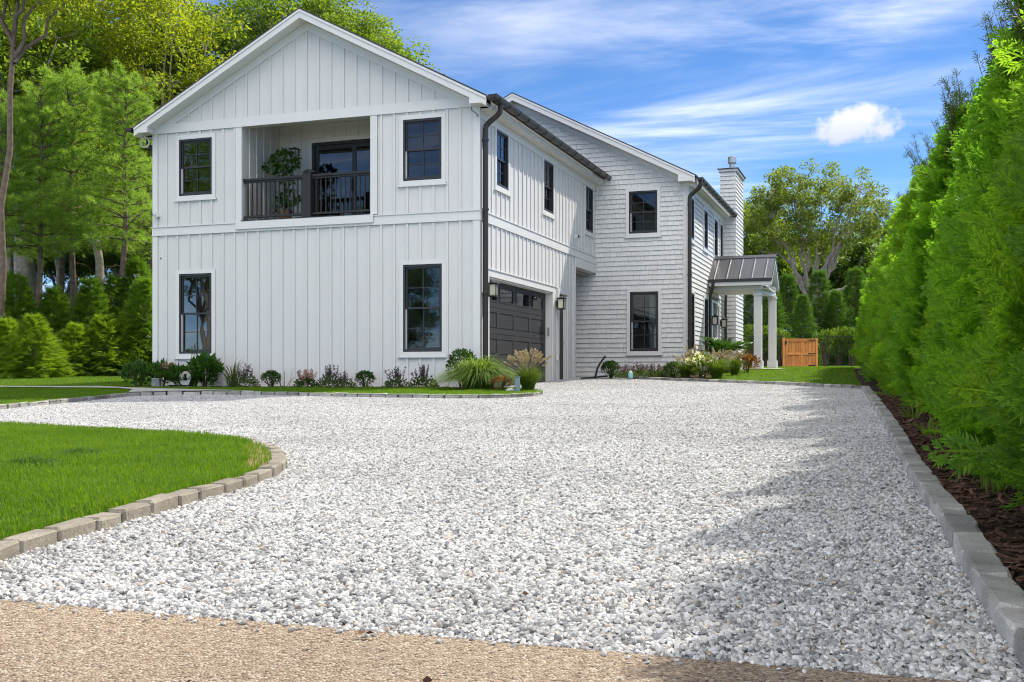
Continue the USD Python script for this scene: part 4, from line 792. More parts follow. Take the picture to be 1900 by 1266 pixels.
# ---------------------------------------------------------------- small things on the walls
def lantern(fr_dir, loc, name, label, group=None, s=1.0, key='lantern'):
    """square coach lamp on a back plate; +x is away from the wall"""
    def build(t):
        obj('back_plate', cbx(0.0, 0.02, -0.05, 0.05, -0.09, 0.09, 0.006), 'bronze', t)
        obj('arm', tube([(0.02, 0, 0.04), (0.07, 0, 0.06), (0.11, 0, 0.13)], 0.011), 'bronze', t)
        obj('roof_cap', cbx(0.01, 0.23, -0.11, 0.11, 0.125, 0.15, 0.008), 'bronze', t); obj('finial', lathe([(0.0, 0.20), (0.05, 0.17), (0.06, 0.151), (0.0, 0.151)], 12, (0.12, 0, 0)), 'bronze', t)
        obj('lamp_glass', cbx(0.05, 0.19, -0.07, 0.07, -0.11, 0.12, 0.01), 'frosted', t)
        for a in (0.045, 0.195):
            for b in (-0.075, 0.075): obj('corner_bar', bx(a - 0.008, a + 0.008, b - 0.008, b + 0.008, -0.13, 0.124), 'bronze', t)
        for b in (-0.03, 0.03): obj('glass_bar', bx(0.1915, 0.196, b - 0.004, b + 0.004, -0.11, 0.12), 'bronze', t)
        obj('bottom_ring', plate(sbox(0.035, -0.085, 0.205, 0.085).difference(sbox(0.055, -0.065, 0.185, 0.065)), lambda u, v, d: np.stack([u, v, d], -1), -0.14, -0.118), 'bronze', t)
    return place(key, build, name, label, 'wall lamp', loc, fr_dir, (s, s, s), group)
lantern(0.0, (0.037, 0.42, 1.99), 'wall_lantern', 'bronze wall lantern on the left side of the garage door', s=1.0)
lantern(0.0, (0.037, 5.30, 2.02), 'wall_lantern', 'bronze wall lantern between the garage door and the side door')
lantern(-math.pi / 2, (-5.04, 1.479, 5.30), 'wall_lantern', 'dark wall lantern on the balcony wall above the potted tree', s=0.9)
lantern(0.0, (2.635, 13.22, 1.95), 'wall_lantern', 'wall lantern left of the front door under the porch')
lantern(0.0, (2.635, 15.2, 1.95), 'wall_lantern', 'wall lantern right of the front door under the porch')
def camera_box(t):
    obj('mount', lathe([(0.0, 0.0), (0.05, 0.0), (0.05, 0.03), (0.0, 0.035)], 16), 'white_plastic', t)
    v, f = lathe([(0.0, -0.045), (0.032, -0.04), (0.045, 0.0), (0.045, 0.10), (0.0, 0.10)], 16); obj('housing', (np.column_stack([v[:, 2] + 0.02, v[:, 1], -v[:, 0] * 1 + 0.055]), f), 'white_plastic', t, smooth=50)
    v, f = lathe([(0.0, 0.101), (0.036, 0.101), (0.036, 0.112), (0.0, 0.112)], 16); obj('lens', (np.column_stack([v[:, 2] + 0.02, v[:, 1], -v[:, 0] + 0.055]), f), 'black_plastic', t)
place('seccam', camera_box, 'security_camera', 'small white security camera on the left end of the front wall', 'camera', (-7.70, -0.06, 3.80), -2.2)
place('seccam', camera_box, 'security_camera', 'small white security camera above the side door on the garage wall', 'camera', (0.06, 6.89, 3.82), -0.5)
kp = obj('keypad', cbx(-0.10, -0.05, 4.955, 4.9715, 1.22, 1.42, 0.004), 'grey_plastic', label='grey garage keypad on the white door jamb', cat='keypad')
kp = thing('power_outlet', 'small white outdoor socket box low on the wall between the doors', 'socket'); obj('box', cbx(0.037, 0.09, 5.27, 5.36, 0.62, 0.78, 0.006), 'white_plastic', kp); obj('cover', cbx(0.0905, 0.10, 5.28, 5.35, 0.63, 0.77, 0.003), 'grey_plastic', kp)
cl = thing('cable_coil', 'pale coil of cable hanging under the left eave', 'cable')
th = np.linspace(0, 6 * np.pi, 90); obj('coil', tube(np.column_stack([-8.0 + 0.105 * np.cos(th), -0.12 + 0.004 * th / 3, 5.48 + 0.105 * np.sin(th)]), 0.012), 'frosted', cl); obj('tail', tube([(-8.0, -0.12, 5.58), (-7.98, -0.1, 5.66)], 0.01), 'frosted', cl)
wl = thing('loose_wires', 'loose black and white wires below the right eave corner', 'wires')
for i, q in enumerate([[(-0.15, -0.05, 5.66), (-0.12, -0.12, 5.58), (-0.02, -0.1, 5.50), (0.0, -0.06, 5.44)], [(-0.05, -0.05, 5.66), (-0.02, -0.14, 5.56), (0.03, -0.08, 5.48)]]): obj('wire', tube(smoothline(q), 0.008), ['black_plastic', 'white_plastic'][i], wl)
obj('wall_vent', lathe([(0.0, -0.012), (0.022, -0.012), (0.022, -0.002), (0.0, -0.002)], 12, (0, 0, 0)) if False else fb(F0, -7.66, -7.63, 2.86, 2.89, 0.015, 0.022), 'black_plastic', label='tiny black vent hole high on the lower front wall near its left end', cat='vent')

# ================================================================ PLANTS
DIA = (np.array([[0, 0, 0], [0.5, 0.06, 0.45], [0, 0.02, 1.0], [-0.5, 0.06, 0.45]], float), np.array([[0, 1, 2], [0, 2, 3]]))        # one leaf, folded along its rib
def diamond(p, d, l, w, nrm, bend=0.06):
    side = np.cross(d, nrm); side /= np.linalg.norm(side); a = p + d * l * 0.42
    return np.array([p, a + side * w, p + d * l - nrm * bend * l, a - side * w])
def spray(rng, L=1.0, nb=9, sub=True):
    """one flat fan of cedar scales, growing along +z in the x-z plane"""
    V, F, n = [], [], 0
    def add(p, d, l, w, bend=0.06):
        nonlocal n
        V.append(diamond(p, d, l, w, np.array([0, 1.0, 0]), bend)); F.extend([[n, n+1, n+2], [n, n+2, n+3]]); n += 4
    add(np.zeros(3), np.array([0, 0, 1.0]), 1.0, 0.022)
    for i in range(nb):
        t = 0.10 + 0.82 * i / (nb - 1); sgn = 1 if i % 2 else -1; ang = sgn * (0.72 + rng.normal(0, 0.1)); l = (0.60 * (1 - t) ** 0.8 + 0.10) * rng.uniform(0.8, 1.15)
        d = np.array([math.sin(ang), rng.normal(0, 0.12), math.cos(ang)]); p = np.array([0, -0.05 * t * t, t])
        add(p, d, l, 0.036, 0.12)
        if sub and l > 0.16:
            m = 3 if l > 0.3 else 2
            for j in range(m):
                u = 0.25 + 0.5 * j / m
                for q in (-1, 1):
                    a2 = ang + q * 0.65; d2 = np.array([math.sin(a2), rng.normal(0, 0.15), math.cos(a2)]); add(p + d * l * u, d2, l * (0.50 - 0.28 * u), 0.026, 0.12)
    return np.vstack(V), np.array(F)
def rnd_unit(rng, n): return unit(rng.normal(0, 1, (n, 3)))

TAPER = lambda h: (1 - np.clip((np.asarray(h) - 0.12) / 0.88, 0, 1) ** 1.25) ** 0.9
def arborvitae(seed, H=3.58, R=0.60, n=3900, size=0.25, tint='cedar'):
    def build(t):
        rng = np.random.default_rng(seed)
        tm = [spray(rng) for _ in range(3)]
        obj('trunk', tube([(0, 0, -0.1), (0.02, 0, 0.5), (0, 0.02, H * 0.5), (0, 0, H * 0.9)], [0.07, 0.06, 0.04, 0.012], 7), 'bark_brown', t)
        nl = 170; hl = rng.uniform(0.0, 1, nl) ** 0.95; tl = rng.uniform(0, 2 * np.pi, nl)          # lobes: branch ends, each a bunch of sprays
        rl = R * np.maximum(np.where(hl < 0.12, 0.80 + 1.6 * hl, 1.0) * TAPER(hl), 0.03) * rng.uniform(0.70, 1.05, nl)
        per = n // nl; n2 = nl * per; li = np.repeat(np.arange(nl), per); oc = rng.normal(0, 1, (n2, 3)) * [0.085, 0.085, 0.11] * np.where(hl[li] > 0.8, 0.6, 1)[:, None]
        lc = np.column_stack([rl * np.cos(tl), rl * np.sin(tl), 0.12 + hl * (H - 0.4)])
        u_ = rng.uniform(0.25, 1.0, n2) ** 0.6; pos = lc[li] * np.column_stack([0.35 + 0.65 * u_, 0.35 + 0.65 * u_, 1 - 0.10 * (1 - u_)]) + oc; pos[:, 2] = np.maximum(pos[:, 2], 0.04); h = hl[li]; n1 = n2
        th = np.arctan2(pos[:, 1], pos[:, 0]); out = np.column_stack([np.cos(th), np.sin(th), np.zeros(n1)]); tang = np.column_stack([-np.sin(th), np.cos(th), np.zeros(n1)])
        ld = unit(np.column_stack([np.cos(tl), np.sin(tl), rng.uniform(0.25, 1.2, nl)]) + rng.normal(0, 0.25, (nl, 3)))
        d = unit(ld[li] + oc * 2.2 + rng.normal(0, 0.22, (n1, 3)))
        nrm = unit(out * 0.55 + np.array([0, 0, 0.6]) + tang * rng.normal(0, 0.65, n1)[:, None] + rng.normal(0, 0.3, (n1, 3)))
        sc = size * rng.uniform(0.6, 1.25, n1) * np.where(h > 0.85, 0.8, 1)
        k = np.arange(n1) % 3
        obj('foliage', cat([scatter(tm[i], basis(d[k == i], nrm[k == i]), pos[k == i], sc[k == i]) for i in range(3)]), tint, t)
        V, T = [], []
        for i in range(46):                                     # thin leaders above and around the crown's top
            a = rng.uniform(0, 2 * np.pi); hh = rng.uniform(0.62, 0.99); rr = R * TAPER(hh) * rng.uniform(0.3, 0.95)
            p0 = np.array([rr * math.cos(a), rr * math.sin(a), hh * (H - 0.35)]); dv = unit(np.array([math.cos(a) * 0.35 + rng.normal(0, .15), math.sin(a) * 0.35 + rng.normal(0, .15), 1.0])); L = rng.uniform(0.35, 0.8)
            pts = p0 + dv * np.linspace(0, L, 4)[:, None] + rng.normal(0, 0.015, (4, 3)); T.append(tube(pts, np.linspace(0.007, 0.0025, 4), 4, False))
            m = 15; u = rng.uniform(0.15, 1.0, m); pp = p0 + dv * (u * L)[:, None]
            dd = unit(dv * 0.9 + rng.normal(0, 0.55, (m, 3))); V.append(scatter(spray_small, basis(dd, rnd_unit(rng, m)), pp, (0.17 * (1.15 - u * 0.6))))
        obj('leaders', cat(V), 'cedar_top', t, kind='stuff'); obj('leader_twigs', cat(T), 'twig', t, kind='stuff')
    return build
spray_small = spray(np.random.default_rng(5), nb=6, sub=False)

def fir(seed, H, R, n, matname, size=0.34):
    """conical evergreen of layered, drooping sprays"""
    def build(t):
        rng = np.random.default_rng(seed); tm = [spray(rng, nb=8, sub=False) for _ in range(3)]
        obj('trunk', tube([(0, 0, -0.1), (0, 0, H * 0.5), (0, 0, H * 0.95)], [0.06, 0.04, 0.01], 6), 'bark_brown', t)
        lay = rng.integers(0, 16, n); h = (lay + rng.uniform(0, 0.75, n)) / 16.0; h = h ** 1.1; th = rng.uniform(0, 2 * np.pi, n)
        arms = np.cos(th * (5 + lay % 3) + lay * 1.7)
        prof = (1 - h) ** 0.75 * np.where(h < 0.1, 0.85 + 1.5 * h, 1); r = R * (prof * (0.72 + 0.28 * arms) + 0.04) * rng.uniform(0.25, 1.05, n) ** 0.5
        z = 0.12 + h * (H - 0.3) - 0.10 * (r / max(R, 0.1)) + 0.03
        out = np.column_stack([np.cos(th), np.sin(th), np.zeros(n)])
        d = unit(out * 1.0 + np.array([0, 0, 1]) * (rng.uniform(-0.35, 0.35, n) + 0.9 * h ** 2)[:, None] + rng.normal(0, 0.25, (n, 3)))
        nrm = unit(np.array([0, 0, 1.0]) + out * 0.3 + rng.normal(0, 0.32, (n, 3))); sc = size * rng.uniform(0.6, 1.2, n) * (1.1 - 0.5 * h); k = np.arange(n) % 3
        pos = np.column_stack([r * np.cos(th), r * np.sin(th), np.maximum(z, 0.05)])
        obj('foliage', cat([scatter(tm[i], basis(d[k == i], nrm[k == i]), pos[k == i], sc[k == i] * 1.0) for i in range(3)]), matname, t)
    return build

def tuft(rng, n=17):
    d = unit(rng.normal(0, 0.62, (n, 3)) + [0, 0, 0.75]); V, F = [], []
    for i in range(n):
        s = unit(np.cross(d[i], rng.normal(0, 1, 3))); l = rng.uniform(0.75, 1.1); V += [s * 0.028, -s * 0.028, d[i] * l]; F.append([3*i, 3*i+1, 3*i+2])
    return np.array(V), np.array(F)
def pine(seed, H, bare, R, lean=(0, 0), whorl=0.42, dens=1.0):
    def build(t):
        rng = np.random.default_rng(seed); tm = [tuft(rng) for _ in range(4)]
        zz = np.linspace(-0.2, H, 9); wob = np.cumsum(rng.normal(0, 0.05, (9, 2)), 0); wob -= wob[0]
        tr = np.column_stack([wob[:, 0] + lean[0] * zz / H, wob[:, 1] + lean[1] * zz / H, zz]); obj('trunk', tube(tr, np.linspace(0.15, 0.02, 9), 9), 'bark_brown', t)
        B, P, D = [], [], []
        z = bare * 0.55
        while z < H - 0.2:
            f = (z - bare) / (H - bare); dead = f < 0
            L0 = R * (0.35 if dead else (1 - f) ** 0.55 * (0.75 + 0.25 * math.sin(f * 9)))
            a0 = rng.uniform(0, 6.28); nbr = int(rng.integers(1, 3)) if dead else int(rng.integers(5, 8))
            c = np.array([np.interp(z, zz, tr[:, 0]), np.interp(z, zz, tr[:, 1]), z])
            for i in range(nbr):
                a = a0 + 6.283 * i / nbr + rng.normal(0, 0.25); L = L0 * rng.uniform(0.65, 1.2) + 0.15; u = np.linspace(0, 1, 5); rise = rng.uniform(0.0, 0.35) + 0.35 * max(f, 0)
                q = c + np.column_stack([np.cos(a) * L * u, np.sin(a) * L * u, L * (rise * u - 0.22 * (1 - max(f, 0)) * u * u)]) + rng.normal(0, 0.03, (5, 3)) * u[:, None]
                B.append(tube(q, np.linspace(0.026 if not dead else 0.014, 0.006, 5), 4, False))
                if dead: continue
                nt = int((8 + 16 * L) * dens); uu = rng.uniform(0.22, 1.03, nt) ** 0.75
                p = np.column_stack([np.interp(uu, u, q[:, k]) for k in range(3)]); tw = rng.normal(0, 1, (nt, 3)) * [1, 1, 0.45] * (0.22 * L * (1.15 - uu))[:, None]
                P.append(p + tw); D.append(unit(unit(q[-1] - q[0]) * 0.8 + unit(tw + 1e-6) * 0.7 + np.array([0, 0, 0.45])))
            z += whorl * rng.uniform(0.8, 1.2)
        obj('branches', cat(B), 'bark_brown', t)
        P, D = np.vstack(P), np.vstack(D); n = len(P); k = np.arange(n) % 4; sc = rng.uniform(0.17, 0.27, n)
        obj('needles', cat([scatter(tm[i], basis(D[k == i], rnd_unit(rng, (k == i).sum())), P[k == i], sc[k == i]) for i in range(4)]), 'pine_needle', t, kind='stuff')
    return build

def broadleaf(seed, H, fork, crown, ncl, per, lsize, crad, trunk_r, leafmat, bark, lean=(0.0, 0.0), nlimb=6, shell=0.45, droop=0.3, limbs=(), flat=1.0, trunk_wob=0.12):
    """crown: (centre height, half width, half height). Limbs lead from the fork to groups of leaf clumps; twigs from limbs to clumps."""
    def build(t):
        rng = np.random.default_rng(seed); cz, cw, chh = crown
        fk = np.array([lean[0] * 0.5, lean[1] * 0.5, fork]); n = 7; u = np.linspace(0, 1, n)
        tr = np.column_stack([fk[0] * u ** 1.3, fk[1] * u ** 1.3, -0.2 + (fork + 0.2) * u]) + rng.normal(0, trunk_wob, (n, 3)) * (np.array([1, 1, 0]) * (np.sin(u * np.pi))[:, None])
        obj('trunk', tube(tr, trunk_r * (1.25 - 0.5 * u) * np.where(u < 0.1, 1.25, 1), 10), bark, t, smooth=True)
        # clump centres in the crown's outer part
        d = rnd_unit(rng, ncl * 3); rr = rng.uniform(shell, 1.0, ncl * 3) ** 0.6
        c = d * rr[:, None] * [cw, cw, chh]; lump = 0.72 + 0.55 * meshkit.fbm(d * 1.6 + seed * 3.1, 3, seed); c *= lump[:, None]; c = c[c[:, 2] > -chh * (0.95 - 0.5 * rng.uniform(0, 1, len(c)))][:ncl]
        c = c + [lean[0], lean[1], cz]
        # limbs
        L = []
        ang0 = rng.uniform(0, 6.28)
        tips = [np.array([lean[0] + cw * 0.62 * math.cos(ang0 + 6.283 * i / nlimb + rng.normal(0, .2)) * (0.25 if i == 0 else 1), lean[1] + cw * 0.62 * math.sin(ang0 + 6.283 * i / nlimb) * (0.25 if i == 0 else 1), cz + chh * rng.uniform(0.1, 0.65)]) for i in range(nlimb)]
        tips += [np.asarray(q, float) for q in limbs]
        pts, rad = [], []
        for i, tp in enumerate(tips):
            st = tr[-1] - np.array([0, 0, rng.uniform(0, 0.12) * fork]) if i else tr[-1]
            m = 8; w = np.linspace(0, 1, m); k = np.array([0, 0, np.linalg.norm(tp - st) * 0.16])
            q = st + (tp - st) * w[:, None] + k * (np.sin(w * np.pi) * (-0.6 if tp[2] > cz - chh * 0.2 else 0.4))[:, None] + rng.normal(0, 0.028 * np.linalg.norm(tp - st), (m, 3)) * np.sin(w * np.pi)[:, None]
            r = trunk_r * 0.52 * (1 - w) ** 0.9 + 0.018; L.append(tube(q, r, 7, False)); pts.append(q[2:]); rad.append(r[2:])
        obj('limbs', cat(L), bark, t, smooth=True)
        A, AR = np.vstack(pts), np.concatenate(rad); Bq = []
        for p in c:
            j = np.argmin(np.linalg.norm(A - p, axis=1) + 0.4 * np.maximum(A[:, 2] - p[2], 0) + rng.uniform(0, 0.6, len(A))); a = A[j]; w = np.linspace(0, 1, 5)
            q = a + (p - a) * w[:, None] + rng.normal(0, 0.05 * np.linalg.norm(p - a) + 0.01, (5, 3)) * np.sin(w * np.pi)[:, None] + np.array([0, 0, -0.08 * np.linalg.norm(p - a)]) * np.sin(w * np.pi)[:, None]
            Bq.append(tube(q, np.linspace(min(AR[j] * 0.6, 0.055), 0.008, 5), 4, False))
        obj('branches', cat(Bq), bark, t, kind='stuff')
        n = len(c) * per; ci = np.repeat(np.arange(len(c)), per); cr = (crad * rng.uniform(0.65, 1.3, len(c)))[ci]
        off = rng.normal(0, 1, (n, 3)); off = unit(off) * (rng.uniform(0, 1, n) ** 0.45)[:, None] * cr[:, None] * [1, 1, 0.72 * flat]
        pos = c[ci] + off; dd = unit(unit(off + 1e-6) * 0.8 + rng.normal(0, 0.5, (n, 3)) + [0, 0, -droop]); nr = unit(np.array([0, 0, 1.0]) + rng.normal(0, 0.65, (n, 3)))
        sc = lsize * rng.uniform(0.6, 1.25, n); v, f = scatter(DIA, basis(dd, nr), pos, np.column_stack([sc * 0.62, sc, sc]))
        obj('crown', (v, f), leafmat, t, kind='stuff')
    return build

def leafy_shrub(seed, H, R, n, lsize, matname, stems=9, upright=0.6, box=False, wl=0.5, bloom=None, bare=0.0):
    def build(t):
        rng = np.random.default_rng(seed); S = []
        for i in range(stems):
            a = rng.uniform(0, 6.28); rr = R * rng.uniform(0.3, 0.85); q = np.array([[0.04 * math.cos(a), 0.04 * math.sin(a), -0.05], [rr * 0.4 * math.cos(a), rr * 0.4 * math.sin(a), H * 0.35], [rr * math.cos(a), rr * math.sin(a), H * rng.uniform(0.6, 0.9)]]); S.append(tube(smoothline(q, 4), 0.008 + 0.006 * H, 5, False))
        obj('stems', cat(S), 'stem' if not bare else 'twig', t)
        d = rnd_unit(rng, n); d[:, 2] = np.abs(d[:, 2]) * rng.choice([1, 1, 1, -0.75], n); ex = rng.uniform(0.45, 1.0, n) ** 0.5
        lump = 0.68 + 0.6 * meshkit.fbm(d * 2.0 + seed, 3, seed); r0 = d * (ex * lump)[:, None]
        if box: r0 = d * (ex * (0.93 + 0.12 * (lump - 0.9)))[:, None]
        h0 = H * (0.5 + 0.5 * bare); pos = r0 * [R, R, H - h0] + [0, 0, h0]; pos[:, 2] = np.maximum(pos[:, 2], 0.02)
        dd = unit(d * 0.8 + [0, 0, upright] + rng.normal(0, 0.4, (n, 3))); nr = unit(np.array([0, 0, 1.0]) - d * 0.2 + rng.normal(0, 0.5, (n, 3))); sc = lsize * rng.uniform(0.6, 1.3, n)
        obj('leaves', scatter(DIA, basis(dd, nr), pos, np.column_stack([sc * wl, sc, sc])), matname, t, kind='stuff')
        if bloom:
            bm, nb, br = bloom; B = []
            for i in range(nb):
                dv = unit(np.array([rng.normal(0, .7), rng.normal(0, .7), rng.uniform(0.2, 1)])); c = dv * [R, R, H - h0] * rng.uniform(0.85, 1.1) + [0, 0, h0]; m = 60
                o = rnd_unit(rng, m); obj('bloom', scatter(DIA, basis(o, rnd_unit(rng, m)), c + o * br * rng.uniform(0.5, 1, m)[:, None], np.full(m, br * 0.8)), bm, t)
    return build
def arch_blades(rng, n, H, R, w, segs=5, start=0.06, droop=1.0):
    """long grass blades that rise and arch over"""
    th = rng.uniform(0, 2 * np.pi, n); rr = R * rng.uniform(0.15, 1.0, n) ** 0.7; hh = H * rng.uniform(0.6, 1.05, n) * (1 - 0.25 * (rr / R) ** 2); s0 = start * np.sqrt(rng.uniform(0, 1, n))
    u = np.linspace(0, 1, segs + 1); V = []
    out = np.column_stack([np.cos(th), np.sin(th), np.zeros(n)]); side = np.column_stack([-np.sin(th), np.cos(th), np.zeros(n)]); tw = rng.normal(0, 0.25, n)
    for k, q in enumerate(u):
        rad = s0 + rr * q ** 1.5; z = hh * (1.9 * q - (0.9 + 0.35 * droop * (rr / R)) * q * q) ; c = out * rad[:, None] + side * (tw * q * q * 0.2)[:, None] + np.array([0, 0, 1.0]) * np.maximum(z, 0.01)[:, None]
        ww = w * (1 - q ** 2.2) + 0.0004; V += [c - side * ww, c + side * ww]
    v = np.stack(V, 1); m = v.shape[1]; f = []
    for k in range(segs): f += [[2*k, 2*k+1, 2*k+3], [2*k, 2*k+3, 2*k+2]]
    return v.reshape(-1, 3), (np.array(f)[None] + (np.arange(n) * m)[:, None, None]).reshape(-1, 3)
def grass_clump(seed, H, R, n, w, matname, plumes=0, pl=0.14, pmat='tan_plume', droop=1.0, pH=1.25):
    def build(t):
        rng = np.random.default_rng(seed); obj('blades', arch_blades(rng, n, H, R, w, 5, R * 0.25, droop), matname, t, kind='stuff')
        for i in range(plumes):
            a = rng.uniform(0, 6.28); rr = R * rng.uniform(0.1, 0.8); hh = H * pH * rng.uniform(0.78, 1.05) * (1 - 0.25 * (rr / R) ** 2); u = np.linspace(0, 1, 6)
            q = np.column_stack([np.cos(a) * rr * u ** 1.6, np.sin(a) * rr * u ** 1.6, hh * (1.55 * u - 0.55 * u * u)]); tip = q[-1]; dv = unit(q[-1] - q[-2])
            m = 70; ax = rng.uniform(0, 1, m); rad = 0.011 * np.sin(np.clip(ax, 0.05, 0.97) * np.pi) ** 0.6; o = rnd_unit(rng, m)
            pp = obj('plume', cat([scatter(DIA, basis(unit(dv + o * 0.8), rnd_unit(rng, m)), tip + dv * (ax * pl)[:, None] + o * rad[:, None], np.full(m, 0.024)), tube(np.vstack([q, tip + dv * pl]), 0.0022, 4, False)]), pmat, t)
    return build
def spikes(seed, H, R, nleaf, nsp, matname='sage_leaf', smat='purple_spike', lsize=0.05):
    def build(t):
        rng = np.random.default_rng(seed); n = nleaf; d = rnd_unit(rng, n); d[:, 2] = np.abs(d[:, 2]); ex = rng.uniform(0.2, 1, n) ** 0.5
        pos = d * ex[:, None] * [R, R, H * 0.6]; sc = lsize * rng.uniform(0.6, 1.3, n)
        obj('leaves', scatter(DIA, basis(unit(d + [0, 0, 0.5] + rng.normal(0, .4, (n, 3))), rnd_unit(rng, n)), pos, np.column_stack([sc * 0.7, sc, sc])), matname, t, kind='stuff')
        for i in range(nsp):
            a = rng.uniform(0, 6.28); rr = R * rng.uniform(0, 0.95); hh = H * rng.uniform(0.65, 1.1); p0 = np.array([rr * 0.5 * math.cos(a), rr * 0.5 * math.sin(a), H * 0.2]); p1 = np.array([rr * math.cos(a), rr * math.sin(a), hh]); m = 26; u = rng.uniform(0.45, 1, m); o = rnd_unit(rng, m)
            obj('flower_spike', cat([tube([p0, p1], 0.0025, 4, False), scatter(DIA, basis(unit(o + [0, 0, .6]), rnd_unit(rng, m)), p0 + (p1 - p0) * u[:, None] + o * 0.009, np.full(m, 0.024))]), smat, t)
    return build

# ---------------------------------------------------------------- the tall hedge on the right
hb = [arborvitae(101), arborvitae(202, tint='cedar_yellow'), arborvitae(303, tint='cedar_deep')]
hy = np.concatenate([np.arange(-16.7, 17.5, 1.36)]); rng = np.random.default_rng(77); ordn = 'nearest second third fourth fifth sixth seventh eighth ninth tenth eleventh twelfth thirteenth fourteenth fifteenth sixteenth seventeenth eighteenth nineteenth twentieth twenty-first twenty-second twenty-third twenty-fourth twenty-fifth twenty-sixth twenty-seventh twenty-eighth'.split()
HEDGE = []
for i, y in enumerate(hy):
    x = np.interp(y, [-18, -12, 0, 16], [9.12, 8.87, 8.25, 7.58]) + rng.normal(0, 0.05); s = rng.uniform(0.86, 1.10) * np.interp(y, [-17, 0, 16], [0.95, 0.99, 1.0])
    lab = 'feathery green arborvitae nearest the camera in the tall right hedge' if i == 0 else (f'feathery green arborvitae, {ordn[i]} from the camera in the tall right hedge' if i < len(hy) - 1 else 'feathery green arborvitae at the far end of the tall right hedge, by the lawn')
    place(f'arbor{(i * 2 + i // 4) % 3}', hb[(i * 2 + i // 4) % 3], 'arborvitae', lab, 'hedge tree', (x, y, G(y) + 0.03), rng.uniform(0, 6.28), (s * rng.uniform(0.92, 1.05), s * rng.uniform(0.92, 1.05), s), 'arborvitae in the hedge along the driveway')
# grass weeds between hedge and kerb
for i, (px, s, hgt) in enumerate([(1735, 6.7, 0.34), (1768, 6.0, 0.30), (1680, 9.4, 0.26), (1880, 4.6, 0.24), (1655, 11.5, 0.28)]):
    x, y = at(px, s); x = float(np.interp(y, R_c[::-1, 1][::1][np.argsort(R_c[::-1, 1])], R_c[::-1, 0][np.argsort(R_c[::-1, 1])])) + [0.33, 0.36, 0.3, 0.5, 0.3][i]
    place('weed', grass_clump(41, 0.3, 0.26, 26, 0.007, 'reed_grass', droop=1.2), 'grass_tuft', ['pale tuft of long weed grass growing beside the kerb below the hedge', 'tuft of weed grass in the bark mulch, right of the longest one', 'small grass tuft at the hedge foot half way along the kerb', 'short weed tuft at the hedge foot nearest the camera', 'thin grass tuft far along the hedge foot'][i], 'grass tuft', (x, y, G(y) + 0.03), i * 1.3, (1, 1, hgt / 0.3))

# ---------------------------------------------------------------- plants along the front wall
zb = lambda y: float(G(y)) + 0.05
def onwall(px, y=-0.45):
    k = (px - 950) / FPX; dx, dy = k * CS - SN, k * SN + CS; s = (y - CAM[1]) / dy; return CAM[0] + dx * s, y
def shrub(key, build, name, label, cat_, px, y, rot=0.0, sc=1.0, group=None):
    x, y = onwall(px, y); return place(key, build, name, label, cat_, (x, y, zb(y)), rot, sc, group)
shrub('laurel', leafy_shrub(51, 0.55, 0.42, 620, 0.13, 'laurel_leaf', wl=0.42, upright=0.9), 'laurel_shrub', 'dark green laurel shrub just left of the house corner', 'shrub', 258, -0.65, 0.4, 0.95)
shrub('laurel2', leafy_shrub(52, 0.50, 0.38, 520, 0.12, 'laurel_leaf', wl=0.42, upright=0.9, bloom=('pink_bloom', 3, 0.06)), 'laurel_shrub', 'dark laurel shrub with faded pink blooms at the house corner', 'shrub', 300, -0.6, 0.0, 1.0)
shrub('laurel3', leafy_shrub(53, 0.46, 0.36, 460, 0.12, 'laurel_leaf', wl=0.42, upright=0.9), 'laurel_shrub', 'low dark laurel shrub under the left lower window', 'shrub', 332, -0.55, 1.0, 0.95)
shrub('hosta', leafy_shrub(54, 0.62, 0.33, 330, 0.19, 'laurel_leaf', wl=0.55, upright=0.7), 'broad_leaved_plant', 'tall broad leaved dark plant right of the left lower window sill', 'plant', 380, -0.5, 0.0, 1.0)
def lily(t):
    rng = np.random.default_rng(7)
    for i in range(4):
        q = smoothline([(0, 0, 0), (0.03 * i - 0.05, 0.02, 0.45), (0.05 * i - 0.1, 0, 0.85 + 0.04 * i), (0.10 * i - 0.16, 0, 0.78)], 5); obj('stem', tube(q, 0.006, 5), 'stem', t)
    obj('seed_head', lathe([(0.0, 0.0), (0.04, 0.03), (0.045, 0.06), (0.0, 0.08)], 8, (-0.16, 0, 0.77)), 'sage_leaf', t); obj('blades', arch_blades(rng, 24, 0.45, 0.25, 0.012), 'reed_grass', t)
shrub('lily', lily, 'tall_stem_plant', 'thin tall stems with a round seed head below the left lower window', 'plant', 360, -0.6)
shrub('archgrass', grass_clump(55, 0.78, 0.55, 60, 0.009, 'sage_leaf', droop=1.1), 'arching_grass', 'thin airy grass arching against the white wall', 'grass plant', 432, -0.5)
shrub('archgrass2', grass_clump(56, 0.52, 0.5, 9, 0.007, 'sage_leaf', droop=1.0), 'arching_grass', 'a few thin arching blades between the round box bush and the pink flower spikes', 'grass plant', 528, -0.45)
shrub('spk0', spikes(57, 0.48, 0.30, 420, 16, 'sage_leaf'), 'flowering_sage', 'reddish brown flower spikes beside the thin arching grass', 'flowering plant', 456, -0.55)
shrub('box0', leafy_shrub(58, 0.36, 0.22, 900, 0.045, 'box_leaf', box=True), 'box_bush', 'small round box bush left of the pink flower spikes at mid wall', 'bush', 503, -0.45)
shrub('spk1', spikes(59, 0.36, 0.26, 420, 26, 'box_leaf', 'pink_bloom'), 'flowering_sage', 'low plant with pink flower spikes at the middle of the front wall', 'flowering plant', 567, -0.5)
shrub('spk2', spikes(60, 0.46, 0.30, 420, 18), 'flowering_sage', 'plant with thin purple spikes left of the second box bush', 'flowering plant', 612, -0.5)
shrub('spk2', None, 'flowering_sage', 'shorter purple spikes right beside the second box bush', 'flowering plant', 640, -0.55, 2.0, (0.8, 0.8, 0.72))
